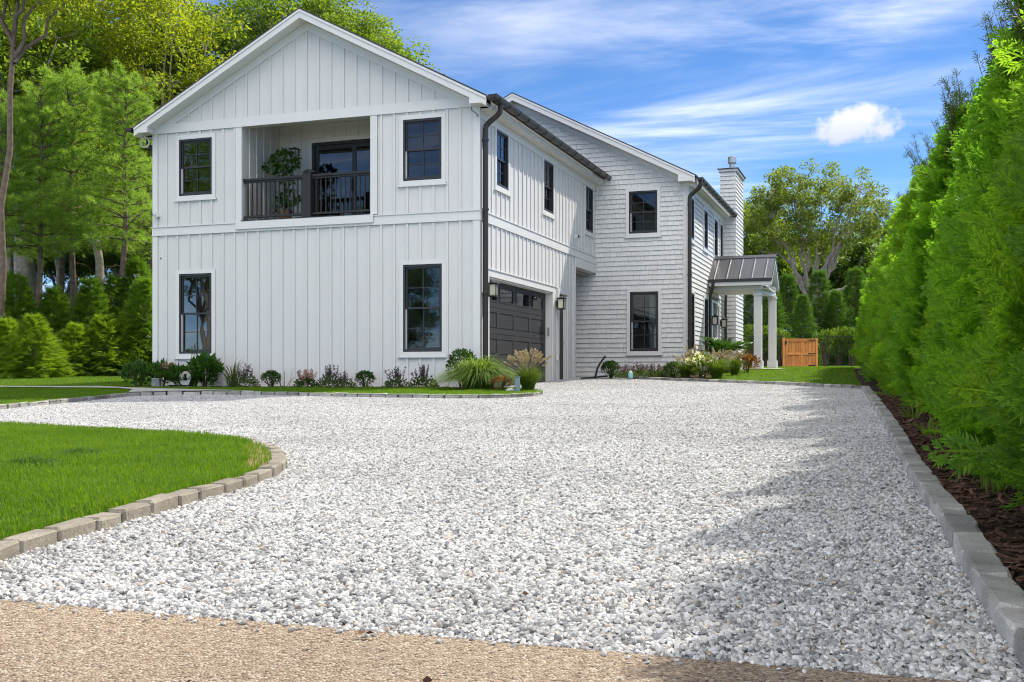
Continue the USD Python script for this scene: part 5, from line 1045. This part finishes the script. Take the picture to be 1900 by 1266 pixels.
shrub('box0', None, 'box_bush', 'round dark box bush between purple flower spikes', 'bush', 677, -0.45, 1.2, (1.0, 1.0, 0.98))
shrub('spk3', spikes(61, 0.40, 0.28, 380, 18, 'sage_leaf', 'purple_spike'), 'flowering_sage', 'purple flower spikes below the left edge of the right lower window', 'flowering plant', 735, -0.5)
shrub('spk3', None, 'flowering_sage', 'widest clump of purple flower spikes below the right lower window', 'flowering plant', 785, -0.5, 1.7, (1.15, 1.1, 1.1))
shrub('box1', leafy_shrub(62, 0.80, 0.34, 1400, 0.055, 'box_leaf', box=True), 'box_bush', 'dark box bush half hidden behind the big fountain of striped grass', 'bush', 858, -0.5)
x, y = onwall(890, -1.35); place('misc', grass_clump(63, 0.86, 0.95, 1500, 0.0095, 'reed_grass', droop=2.6), 'ornamental_grass', 'large mound of pale striped ornamental grass at the house corner', 'grass plant', (x, y, zb(y)))
x, y = onwall(980, -1.75); place('fount', grass_clump(64, 0.60, 0.44, 620, 0.0045, 'fountain_grass', plumes=46, pl=0.12, droop=1.1, pH=1.08), 'fountain_grass', 'fountain grass with buff plumes in front of the garage door', 'grass plant', (x, y, zb(y)))
x, y = onwall(930, -2.1); place('rust', leafy_shrub(65, 0.3, 0.2, 160, 0.06, 'rust_leaf'), 'rust_plant', 'small rusty leaved plant at the foot of the striped grass', 'plant', (x, y, zb(y)), 0, 0.9)
bo = thing('white_stone', 'white rounded stone beside the blue grey stake', 'stone', (*onwall(947, -2.3), zb(-2.3) + 0.03)); m = trimesh.creation.icosphere(2); v = np.array(m.vertices) * [0.085, 0.07, 0.055]; v *= 1 + 0.25 * (meshkit.fbm(v * 14, 3)[:, None] - 0.5); obj('stone', (v, np.array(m.faces)), 'concrete', bo, smooth=True)
x, y = onwall(960.5, -2.45); st = thing('garden_stake', 'short blue grey stake standing in the lawn at the bed tip', 'stake', (x, y, zb(y))); obj('post', cbx(-0.04, 0.04, -0.015, 0.015, -0.05, 0.27, 0.006), 'blue_grey', st); obj('cap', cbx(-0.045, 0.045, -0.02, 0.02, 0.271, 0.285, 0.005), 'blue_grey', st)
# hose reel and slatted box by the corner
x, y = onwall(349, -0.62); hr = thing('hose_reel', 'white wheeled hose reel on a dark frame under the left lower window', 'hose reel', (x, y, zb(y)))
for q in (-0.09, 0.09):
    v, f = lathe([(0.05, -0.012), (0.155, -0.012), (0.16, 0.0), (0.155, 0.012), (0.05, 0.012), (0.05, -0.012)], 24); obj('reel_disc', (np.column_stack([v[:, 0], v[:, 2] + q, v[:, 1] + 0.20]), f), 'concrete', hr, smooth=40)
v, f = lathe([(0.0, -0.085), (0.11, -0.085), (0.11, 0.085), (0.0, 0.085)], 20); obj('hose', (np.column_stack([v[:, 0], v[:, 2], v[:, 1] + 0.20]), f), 'black_plastic', hr)
obj('frame', cat([tube([(-0.42, -0.11, 0.05), (0.1, -0.11, 0.05), (0.2, -0.11, 0.28)], 0.014), tube([(-0.42, 0.11, 0.05), (0.1, 0.11, 0.05), (0.2, 0.11, 0.28)], 0.014), tube([(0, -0.11, 0.2), (0, 0.11, 0.2)], 0.014)]), 'black_plastic', hr); obj('foot', bx(-0.45, 0.15, -0.12, 0.12, 0.0, 0.03), 'black_plastic', hr)
x, y = onwall(291, -0.9); sb = thing('slatted_box', 'small white slatted stand among the laurels at the house corner', 'stand', (x, y, zb(y)))
obj('top', bx(-0.09, 0.09, -0.06, 0.06, 0.20, 0.215), 'grey_plastic', sb)
for q in (-0.075, -0.025, 0.025, 0.075): obj('slat', bx(q - 0.013, q + 0.013, -0.06, -0.05, -0.05, 0.199), 'grey_plastic', sb); obj('slat', bx(q - 0.013, q + 0.013, 0.05, 0.06, -0.05, 0.199), 'grey_plastic', sb)

# ---------------------------------------------------------------- plants by the shingled wall
def inbed(px, s): x, y = at(px, s); return (x, y, zb(y))
pp = thing('drain_pipe', 'black flexible pipe curving up out of the ground by the shingled wall', 'pipe')
x, y = at(1104, 27.6); q = smoothline([(x, y, G(y) - 0.1), (x + 0.02, y, G(y) + 0.1), (x + 0.09, y, G(y) + 0.34), (x + 0.26, y + 0.05, G(y) + 0.60)], 6); obj('pipe', tube(q, 0.025, 10), 'black_plastic', pp, smooth=True); q2 = smoothline([(x - 0.35, y - 0.1, G(y) + 0.03), (x - 0.1, y, G(y) + 0.05), (x + 0.3, y + 0.1, G(y) + 0.09)]); obj('loose_end', tube(q2, 0.022, 8), 'black_plastic', pp, smooth=True)
place('boxr', leafy_shrub(71, 0.42, 0.25, 1100, 0.05, 'box_leaf', box=True), 'box_bush', 'round clipped box ball beside the black pipe', 'bush', inbed(1133, 27.6))
cm = spikes(72, 0.34, 0.36, 520, 24, 'sage_leaf', 'purple_spike')
for i, (px, s, sc) in enumerate([(1162, 27.2, 0.9), (1188, 27.4, 1.0), (1214, 27.0, 0.95), (1238, 27.2, 1.0)]):
    place('catmint', cm, 'catmint', ['purple catmint next to the box ball', 'purple catmint behind the pale blue jar', 'purple catmint, third along the shingled wall', 'purple catmint left of the second box bush'][i], 'flowering plant', inbed(px, s), i * 1.1, sc, 'catmint in the bed by the shingled wall')
place('boxr', None, 'box_bush', 'box bush between the catmint and the first fountain grass', 'bush', inbed(1249, 26.8), 1, 0.95)
place('ftr', grass_clump(73, 0.55, 0.42, 520, 0.006, 'fountain_grass', plumes=16, pl=0.11, pH=1.02), 'fountain_grass', 'fountain grass with buff plumes below the wing corner', 'grass plant', inbed(1272, 26.4))
place('hyd', leafy_shrub(74, 0.55, 0.38, 420, 0.10, 'privet_leaf', bloom=('white_bloom', 11, 0.065)), 'hydrangea', 'hydrangea with white flower heads in the bed by the porch', 'flowering plant', inbed(1303, 26.0))
place('ftr', None, 'fountain_grass', 'fountain grass right of the white hydrangea', 'grass plant', inbed(1330, 25.6), 2, 1.08)
place('ftr2', grass_clump(75, 0.6, 0.36, 420, 0.006, 'fountain_grass', plumes=14, pl=0.11, pH=1.02), 'fountain_grass', 'dark green fountain grass left of the near porch column', 'grass plant', inbed(1363, 27.5))
place('ftr2', None, 'fountain_grass', 'pale plumed grass in front of the palm', 'grass plant', inbed(1345, 29.2), 1.5, (1, 1, 0.95))
place('rustg', leafy_shrub(76, 0.5, 0.34, 380, 0.09, 'rust_leaf', upright=1.0), 'rust_plant', 'rusty brown leaved plant at the foot of the near porch column', 'plant', inbed(1386, 29.5))
place('ftr2', None, 'fountain_grass', 'plumed grass at the foot of the wing corner downspout', 'grass plant', inbed(1288, 28.3), 0.7, (0.9, 0.9, 1.15))
def palm(t):
    rng = np.random.default_rng(81); V = []
    obj('stem', tube([(0, 0, 0), (0, 0, 0.35)], [0.09, 0.07], 8), 'bark_brown', t)
    for i in range(26):
        a = i * 2.4; el = rng.uniform(0.15, 1.2); L = rng.uniform(0.55, 0.8); u = np.linspace(0, 1, 6); q = np.column_stack([np.cos(a) * L * u * math.cos(el), np.sin(a) * L * u * math.cos(el), 0.35 + L * (u * math.sin(el) - 0.3 * u * u)])
        m = 22; w = np.repeat(np.linspace(0.25, 1, m // 2), 2); p = np.column_stack([np.interp(w, u, q[:, k]) for k in range(3)]); dv = unit(q[-1] - q[0]); sd = unit(np.cross(dv, [0, 0, 1.0])) * np.tile([1, -1], m // 2)[:, None]
        s = 0.24 * np.sin(np.clip(w, 0.2, 0.97) * np.pi * 0.9) + 0.03
        obj('frond', cat([scatter(DIA, basis(unit(sd + dv * 0.6 + [0, 0, .1]), np.tile([0, 0, 1.0], (m, 1)) + rng.normal(0, .1, (m, 3))), p, np.column_stack([s * 0.16, s, s])), tube(q, 0.006, 4, False)]), 'laurel_leaf', t)
place('palm', palm, 'palm', 'small palm with arching fronds beside the front door', 'palm', inbed(1340, 30.6), 0, 1.3)
x, y, z = inbed(1170, 26.9); gl = thing('garden_light', 'small pale blue glass jar light in front of the catmint', 'garden light', (x, y, z)); obj('jar', lathe([(0.0, -0.02), (0.055, 0.0), (0.065, 0.05), (0.065, 0.11), (0.05, 0.14), (0.0, 0.14)], 16), 'pale_blue', gl, smooth=40); obj('cap', lathe([(0.0, 0.185), (0.03, 0.18), (0.045, 0.141), (0.0, 0.141)], 16), 'white_plastic', gl)

# ---------------------------------------------------------------- potted tree on the balcony
def ficus(t):
    rng = np.random.default_rng(91); obj('pot', lathe([(0.0, 0.0), (0.13, 0.0), (0.17, 0.26), (0.18, 0.28), (0.155, 0.28), (0.15, 0.24), (0.0, 0.24)], 20), 'brown_pot', t, smooth=40)
    S = [tube(smoothline([(0, 0, 0.2), (0.03 * math.cos(a), 0.03 * math.sin(a), 0.7), (0.05 * math.cos(a + 1), 0.05 * math.sin(a + 1), 1.2), (0.2 * math.cos(a), 0.2 * math.sin(a), 1.5)], 5), 0.014, 6) for a in (0, 2.1, 4.2)]
    obj('trunk', cat(S), 'bark_brown', t); C = []
    for c, r, n in (((0, 0, 1.38), (0.34, 0.3, 0.22), 360), ((-0.28, 0, 1.26), (0.26, 0.2, 0.12), 130), ((0.12, 0, 0.55), (0.26, 0.22, 0.16), 170), ((0.05, 0, 0.98), (0.2, 0.2, 0.12), 70), ((-0.1, 0, 0.4), (0.2, 0.18, 0.2), 100)):
        d = rnd_unit(rng, n); pos = np.array(c) + d * (rng.uniform(0.3, 1, n) ** 0.5)[:, None] * r; s = rng.uniform(0.07, 0.12, n); C.append(scatter(DIA, basis(unit(d * 0.7 + rng.normal(0, .4, (n, 3)) - [0, 0, .35]), unit(rng.normal(0, .5, (n, 3)) + [0, 0, 1])), pos, np.column_stack([s * 0.75, s, s])))
    obj('leaves', cat(C), 'laurel_leaf', t, kind='stuff')
place('ficus', ficus, 'potted_tree', 'potted leafy tree on the balcony behind the railing', 'potted plant', (-4.85, 0.62, 3.62))

# ---------------------------------------------------------------- gate, fence, privet at the far lawn
x, y = at(1486, 45.0); gz = float(G(y)) + 0.05; ga = math.atan2(SN, CS)
gt = thing('wooden_gate', 'orange brown cedar gate with black strap hinges at the far end of the lawn', 'gate', (x, y, gz), ga)
obj('gate_post', cbx(-0.76, -0.66, -0.05, 0.05, -0.1, 1.24, 0.008), 'cedar_wood', gt); obj('gate_post', cbx(0.60, 0.70, -0.05, 0.05, -0.1, 1.22, 0.008), 'cedar_wood', gt)
for i, q in enumerate(np.linspace(-0.64, 0.46, 9)): obj('board', cbx(q + 0.002, q + 0.131, 0.0, 0.02, 0.05, 1.19, 0.003), 'cedar_wood', gt)
for z0, z1 in ((1.07, 1.20), (0.52, 0.63), (0.03, 0.14)): obj('rail', cbx(-0.645, 0.59, -0.026, -0.002, z0, z1, 0.004), 'cedar_wood', gt)
for q in (-0.645, -0.02, 0.49): obj('stile', cbx(q, q + 0.10, -0.024, -0.003, 0.142, 0.518, 0.004), 'cedar_wood', gt); obj('stile', cbx(q, q + 0.10, -0.024, -0.003, 0.632, 1.068, 0.004), 'cedar_wood', gt)
for z in (1.135, 0.575, 0.085): obj('hinge', cbx(0.30, 0.66, -0.036, -0.027, z - 0.02, z + 0.02, 0.003), 'black_plastic', gt)
obj('latch', cbx(-0.68, -0.60, -0.07, -0.051, 0.96, 1.10, 0.004), 'black_plastic', gt); obj('latch_lamp', lathe([(0, 1.24), (0.02, 1.24), (0.02, 1.32), (0, 1.33)], 10, (-0.71, 0, 0)), 'black_plastic', gt)
def fence(px0, px1, label):
    a, b = np.array(at(px0, 45.2)), np.array(at(px1, 45.2)); L = np.linalg.norm(b - a); t = thing('metal_fence', label, 'fence', (a[0], a[1], float(G(a[1]))), math.atan2(b[1] - a[1], b[0] - a[0]))
    for q in np.linspace(0, L, max(2, int(round(L / 1.9)) + 1)): obj('fence_post', cbx(q - 0.03, q + 0.03, -0.03, 0.03, -0.1, 1.42, 0.006), 'black_plastic', t); 
    obj('fence_rail', bx(0, L, -0.012, 0.012, 1.33, 1.36), 'black_plastic', t); obj('fence_rail', bx(0, L, -0.012, 0.012, 0.12, 0.15), 'black_plastic', t)
    obj('mesh_wires', cat([bx(q - 0.003, q + 0.003, -0.003, 0.003, 0.15, 1.33) for q in np.arange(0.1, L, 0.12)]), 'black_plastic', t, kind='stuff')
fence(1376, 1448, 'black metal fence left of the wooden gate'); fence(1533, 1640, 'black metal fence right of the wooden gate')
pv = leafy_shrub(95, 1.75, 0.62, 1500, 0.10, 'privet_leaf', stems=10, upright=1.0, bare=0.22, wl=0.55); pv2 = leafy_shrub(96, 1.7, 0.66, 1400, 0.11, 'privet_leaf', stems=9, upright=1.0, bare=0.2, wl=0.55)
for i, (px, sc) in enumerate([(1396, 1.08), (1420, 1.05), (1441, 1.0), (1462, 0.8), (1532, 0.95), (1556, 1.02), (1580, 1.0), (1604, 1.05), (1628, 1.0)]):
    x, y = at(px, 46.6 + 0.2 * (i % 2)); lab = ['privet bush behind the fence seen left of the porch columns', 'privet bush seen between chimney and near porch column', 'privet bush behind the fence just right of the far porch column', 'small privet bush directly left of the wooden gate', 'privet bush directly right of the wooden gate', 'second privet bush right of the wooden gate', 'third privet bush right of the wooden gate', 'privet bush at the far end of the arborvitae hedge', 'privet bush behind the far end of the arborvitae hedge'][i]
    place(f'privet{i % 2}', (pv, pv2)[i % 2], 'privet_bush', lab, 'bush', (x, y, float(G(y))), i * 1.9, (1, 1, sc), 'privet bushes behind the black fence')

# ---------------------------------------------------------------- trees on the right, beyond the fence
def tree(key, build, name, label, px, s, rot=0.0, sc=1.0, group=None, cat_='tree', dz=0.0):
    x, y = at(px, s); return place(key, build, name, label, cat_, (x, y, float(G(y)) - 0.05 + dz), rot, sc, group)
tree('vase', broadleaf(401, 11.9, 4.3, (8.9, 4.5, 2.85), 320, 95, 0.15, 0.42, 0.21, 'olive_leaf', 'bark_light', nlimb=11, shell=0.3, lean=(0.1, 0.0), limbs=((4.6, 0.4, 5.3), (2.6, 0, 8.0), (-1.6, 0.3, 7.6), (0.6, -0.5, 9.0))), 'spreading_tree', 'large pale barked tree with a domed olive crown beyond the gate', 1500, 62, YAW)
dense = broadleaf(402, 9, 2.6, (5.4, 3.0, 3.3), 110, 190, 0.24, 0.85, 0.22, 'dense_leaf', 'bark_grey', nlimb=5, shell=0.5)
oakg = broadleaf(403, 10, 3.4, (6.4, 3.1, 3.4), 110, 170, 0.22, 0.80, 0.22, 'oak_leaf', 'bark_grey', nlimb=6, shell=0.5)
for i, (px, s, k, sc, lab) in enumerate([
    (1398, 74, 1, (0.9, 0.9, 1.12), 'mid green tree seen right of the chimney above the porch roof'), (1448, 78, 0, (1.1, 1.1, 1.08), 'dark dense tree behind the porch gable'),
    (1500, 84, 0, (1.25, 1.25, 1.12), 'dark dense tree straight behind the pale domed tree'), (1556, 80, 1, (1.1, 1.1, 1.0), 'green tree right behind the domed tree under its long side limb'),
    (1610, 76, 0, (1.1, 1.1, 1.0), 'dark tree left of the far end of the hedge'), (1655, 82, 1, (1.2, 1.2, 1.08), 'green tree whose top shows over the far end of the hedge'), (1360, 80, 0, (1.2, 1.2, 1.0), 'dark tree mostly hidden behind the chimney'), (1730, 90, 0, (1.4, 1.4, 1.2), 'dark tree hidden behind the middle of the hedge'), (1575, 95, 0, (1.5, 1.5, 1.15), 'dark tree far behind the gap between domed tree and hedge')]):
    tree(f'right{k}', (dense, oakg)[k], 'background_tree', lab, px, s, i * 1.3, sc, 'trees beyond the right fence')
evg = fir(404, 3.6, 0.95, 2000, 'dark_fir', 0.36)
for i, (px, s, sc, lab) in enumerate([(1432, 52, 1.15, 'dark evergreen behind the far porch column'), (1462, 54, 1.35, 'dark evergreen left behind the wooden gate'), (1490, 51, 1.0, 'small dark evergreen right behind the wooden gate'), (1520, 54, 1.4, 'dark evergreen at the foot of the domed tree, to its right'), (1552, 53, 1.1, 'dark evergreen behind the privet right of the gate'), (1588, 55, 1.45, 'tall dark evergreen near the far end of the hedge'), (1400, 56, 1.3, 'dark evergreen seen between chimney and porch column'), (1625, 54, 1.35, 'dark evergreen behind the far end of the hedge')]):
    tree('evgR', evg, 'dark_evergreen', lab, px, s, i * 2.2, sc, 'dark evergreens beyond the fence', 'evergreen')
x, y = at(1385, 58); nh = thing('neighbour_house', 'grey roofed neighbouring house glimpsed between chimney and porch column', 'house', (x, y, float(G(y))), ga)
obj('wall', bx(-4, 1.2, 0, 6, -0.3, 2.6), 'white_siding', nh); obj('roof', plate(Polygon([(-0.3, 2.6), (3, 4.3), (6.3, 2.6), (6.3, 2.5), (3, 4.2), (-0.3, 2.5)]), frameS(-4.3), 0, 5.8), 'far_roof', nh); obj('window', bx(-0.2, 0.6, -0.03, -0.002, 1.0, 2.0), 'black_frame', nh)

# ---------------------------------------------------------------- firs, pines and oaks on the left
fl, fd_ = fir(501, 2.0, 1.0, 2300, 'lime_fir', 0.34), fir(502, 3.0, 0.95, 2300, 'mid_fir', 0.40)
for i, (px, s, k, sc, lab) in enumerate([
    (12, 33.0, 0, 1.0, 'lime green young fir at the left edge of the picture'), (62, 32.5, 0, 1.05, 'bright young fir below the leftmost slim pine trunk'), (140, 34.0, 0, 0.92, 'bright young fir below the second slim pine trunk'), (192, 34.5, 0, 1.05, 'young fir below the leaning trunk'), (236, 35.0, 0, 1.0, 'young fir left of the laurel at the house corner'), (268, 35.5, 1, 1.12, 'dark young fir touching the left wall of the house'),
    (30, 36.5, 1, 1.2, 'dark fir behind the lime fir at the picture edge'), (100, 37.0, 1, 1.05, 'dark fir between the first two slim pine trunks'), (168, 37.0, 1, 1.15, 'dark fir between the second slim trunk and the leaning trunk'), (215, 38.0, 1, 1.2, 'dark fir below the third slim pine trunk'), (255, 38.5, 1, 1.4, 'tall dark fir right behind the house corner'), (-40, 34.0, 1, 1.2, 'dark fir just beyond the left picture edge')]):
    tree(f'firL{k}', (fl, fd_)[k], 'young_fir', lab, px, s, i * 1.7, sc, 'young firs along the left lawn', 'evergreen')
pA, pB = pine(601, 11.0, 4.6, 2.5, lean=(0.15, 0)), pine(602, 10.2, 4.4, 2.6, lean=(-0.2, 0.1))
for i, (px, s, k, sc, lab) in enumerate([(72, 38, 0, 0.93, 'slim white pine, leftmost of three bare trunks'), (143, 39, 1, 1.08, 'slim white pine with the middle one of three bare trunks'), (224, 38, 0, 0.98, 'slim white pine with the bare trunk nearest the house'), (5, 37.5, 1, 0.95, 'white pine at the left picture edge'), (272, 44, 1, 1.02, 'white pine behind the left eave of the house'), (108, 45, 1, 1.15, 'white pine further back between the first two bare trunks'), (185, 46, 0, 1.12, 'white pine further back between the second and third bare trunks')]):
    tree(f'pine{k}', (pA, pB)[k], 'white_pine', lab, px, s, i * 0.9, sc, 'white pines left of the house', 'pine')
tree('lean', broadleaf(701, 10, 5.2, (8.0, 1.8, 1.8), 40, 120, 0.17, 0.6, 0.19, 'oak_leaf', 'bark_light', lean=(-2.2, 0.6), nlimb=4), 'leaning_tree', 'tree with a leaning pale trunk between the slim pines', 212, 41, 0)
tree('thick', broadleaf(702, 15, 6.0, (11.5, 3.6, 3.6), 90, 150, 0.19, 0.75, 0.46, 'oak_leaf', 'bark_grey', nlimb=6), 'old_oak', 'old oak with thick grey trunk behind the leftmost pine', 44, 44, 0.5)
tree('slimoak', broadleaf(703, 17, 11.0, (14.2, 3.0, 3.2), 90, 190, 0.15, 0.7, 0.10, 'yellow_oak_leaf', 'bark_brown', lean=(1.0, 0.1), nlimb=6, trunk_wob=0.10), 'slender_oak', 'slender oak with a tall pale winding trunk at the left picture edge', -4, 34, YAW)
yo = broadleaf(704, 16, 6.0, (11.5, 3.7, 4.6), 150, 195, 0.15, 0.72, 0.15, 'yellow_oak_leaf', 'bark_light', nlimb=9, shell=0.5)
go = broadleaf(705, 15, 6.0, (11.0, 3.7, 4.4), 150, 195, 0.15, 0.72, 0.14, 'oak_leaf', 'bark_light', nlimb=9, shell=0.5)
do_ = broadleaf(706, 14, 4.2, (9.2, 3.7, 5.0), 130, 220, 0.17, 0.82, 0.16, 'dense_leaf', 'bark_grey', nlimb=7, shell=0.45)
for i, (px, s, k, sc, lab) in enumerate([
    (20, 48, 1, 1.18, 'tall oak high in the top left corner'), (105, 47, 0, 1.14, 'yellowing oak above the first two pines'), (185, 52, 1, 1.25, 'green oak rising above the third pine'), (290, 48, 0, 1.12, 'yellow green oak with pale limbs left of the gable'), (365, 54, 1, 1.23, 'green oak over the left slope of the gable'), (440, 56, 2, 1.4, 'dark oak behind the left half of the gable'), (515, 58, 1, 1.35, 'green oak just left of the gable peak'), (575, 56, 1, 1.28, 'green oak right behind the gable peak'), (630, 54, 1, 1.19, 'green oak over the upper right roof slope'), (676, 53, 1, 1.11, 'rounded green oak at the right end of the trees over the roof'),
    (-50, 46, 0, 1.05, 'yellowing oak just beyond the left picture edge'), (60, 58, 2, 1.25, 'dark tree in the background behind the thick oak'), (140, 60, 2, 1.25, 'dark tree in the background behind the middle slim pine'), (220, 60, 2, 1.25, 'dark tree in the background behind the pine nearest the house'), (300, 62, 2, 1.2, 'dark tree in the background behind the left eave'), (-20, 60, 2, 1.2, 'dark tree in the background at the left picture edge'), (640, 66, 2, 1.3, 'dark tree far behind the right roof slope'), (10, 50, 2, 0.85, 'low dark tree behind the firs at the picture edge'), (250, 50, 2, 0.8, 'low dark tree behind the tall fir at the house corner'), (120, 52, 2, 0.8, 'low dark tree between the pine trunks')]):
    tree(f'left{k}', (yo, go, do_)[k], 'oak_tree', lab, px, s, i * 1.37, sc, 'oaks behind the house and the pines')
ug = leafy_shrub(801, 2.6, 1.7, 2600, 0.17, 'oak_leaf', stems=12, upright=0.5, bare=0.15, wl=0.6)
for i, (px, s, sc) in enumerate([(20, 41, 1.0), (75, 43, 1.1), (118, 40.5, 0.9), (162, 43, 1.15), (205, 42, 1.0), (245, 44, 1.3), (282, 46, 1.3), (100, 48, 1.3), (190, 49, 1.4), (30, 49, 1.3)]):
    tree('undergrowth', ug, 'undergrowth_bush', ['leafy bush in the woods at the left picture edge', 'leafy bush in the woods right of the thick oak trunk', 'leafy bush in the woods between the first two slim pine trunks', 'leafy bush in the woods right of the middle slim pine trunk', 'leafy bush in the woods behind the leaning trunk', 'leafy bush in the woods right of the third slim pine trunk', 'leafy bush in the woods touching the house wall', 'bush deep in the woods between the first two trunks', 'bush deep in the woods behind the leaning trunk', 'bush deep in the woods behind the thick oak'][i], px, s, i * 2.1, sc, 'undergrowth in the woods left of the house', 'bush')
# trees across the road behind the camera: what the front windows mirror
for i, (x, y, k) in enumerate([(-14, -44, 2), (-6, -52, 1), (4, -48, 2), (-22, -36, 1), (-26, -52, 2), (-21, -21, 1), (-27, -29, 0), (-30, -16, 2), (18, -50, 2)]):
    place(f'left{k}', None, 'oak_tree', ['tree across the road, mirrored in the right upper window of the gable wall', 'tree across the road behind the viewer, left of the road bend', 'tree across the road straight behind the viewer', 'tree at the roadside, mirrored in the right lower window', 'tree across the road at its far left', 'tree beside the left lawn, mirrored in the left lower window', 'yellowing tree beside the left lawn, mirrored in the left upper window', 'dark tree left of the left lawn, beyond the picture', 'tree across the road behind the tall hedge'][i], 'tree', (x, y, float(G(y))), i * 1.1, (0.85, 0.85, 0.75), 'trees across the road')
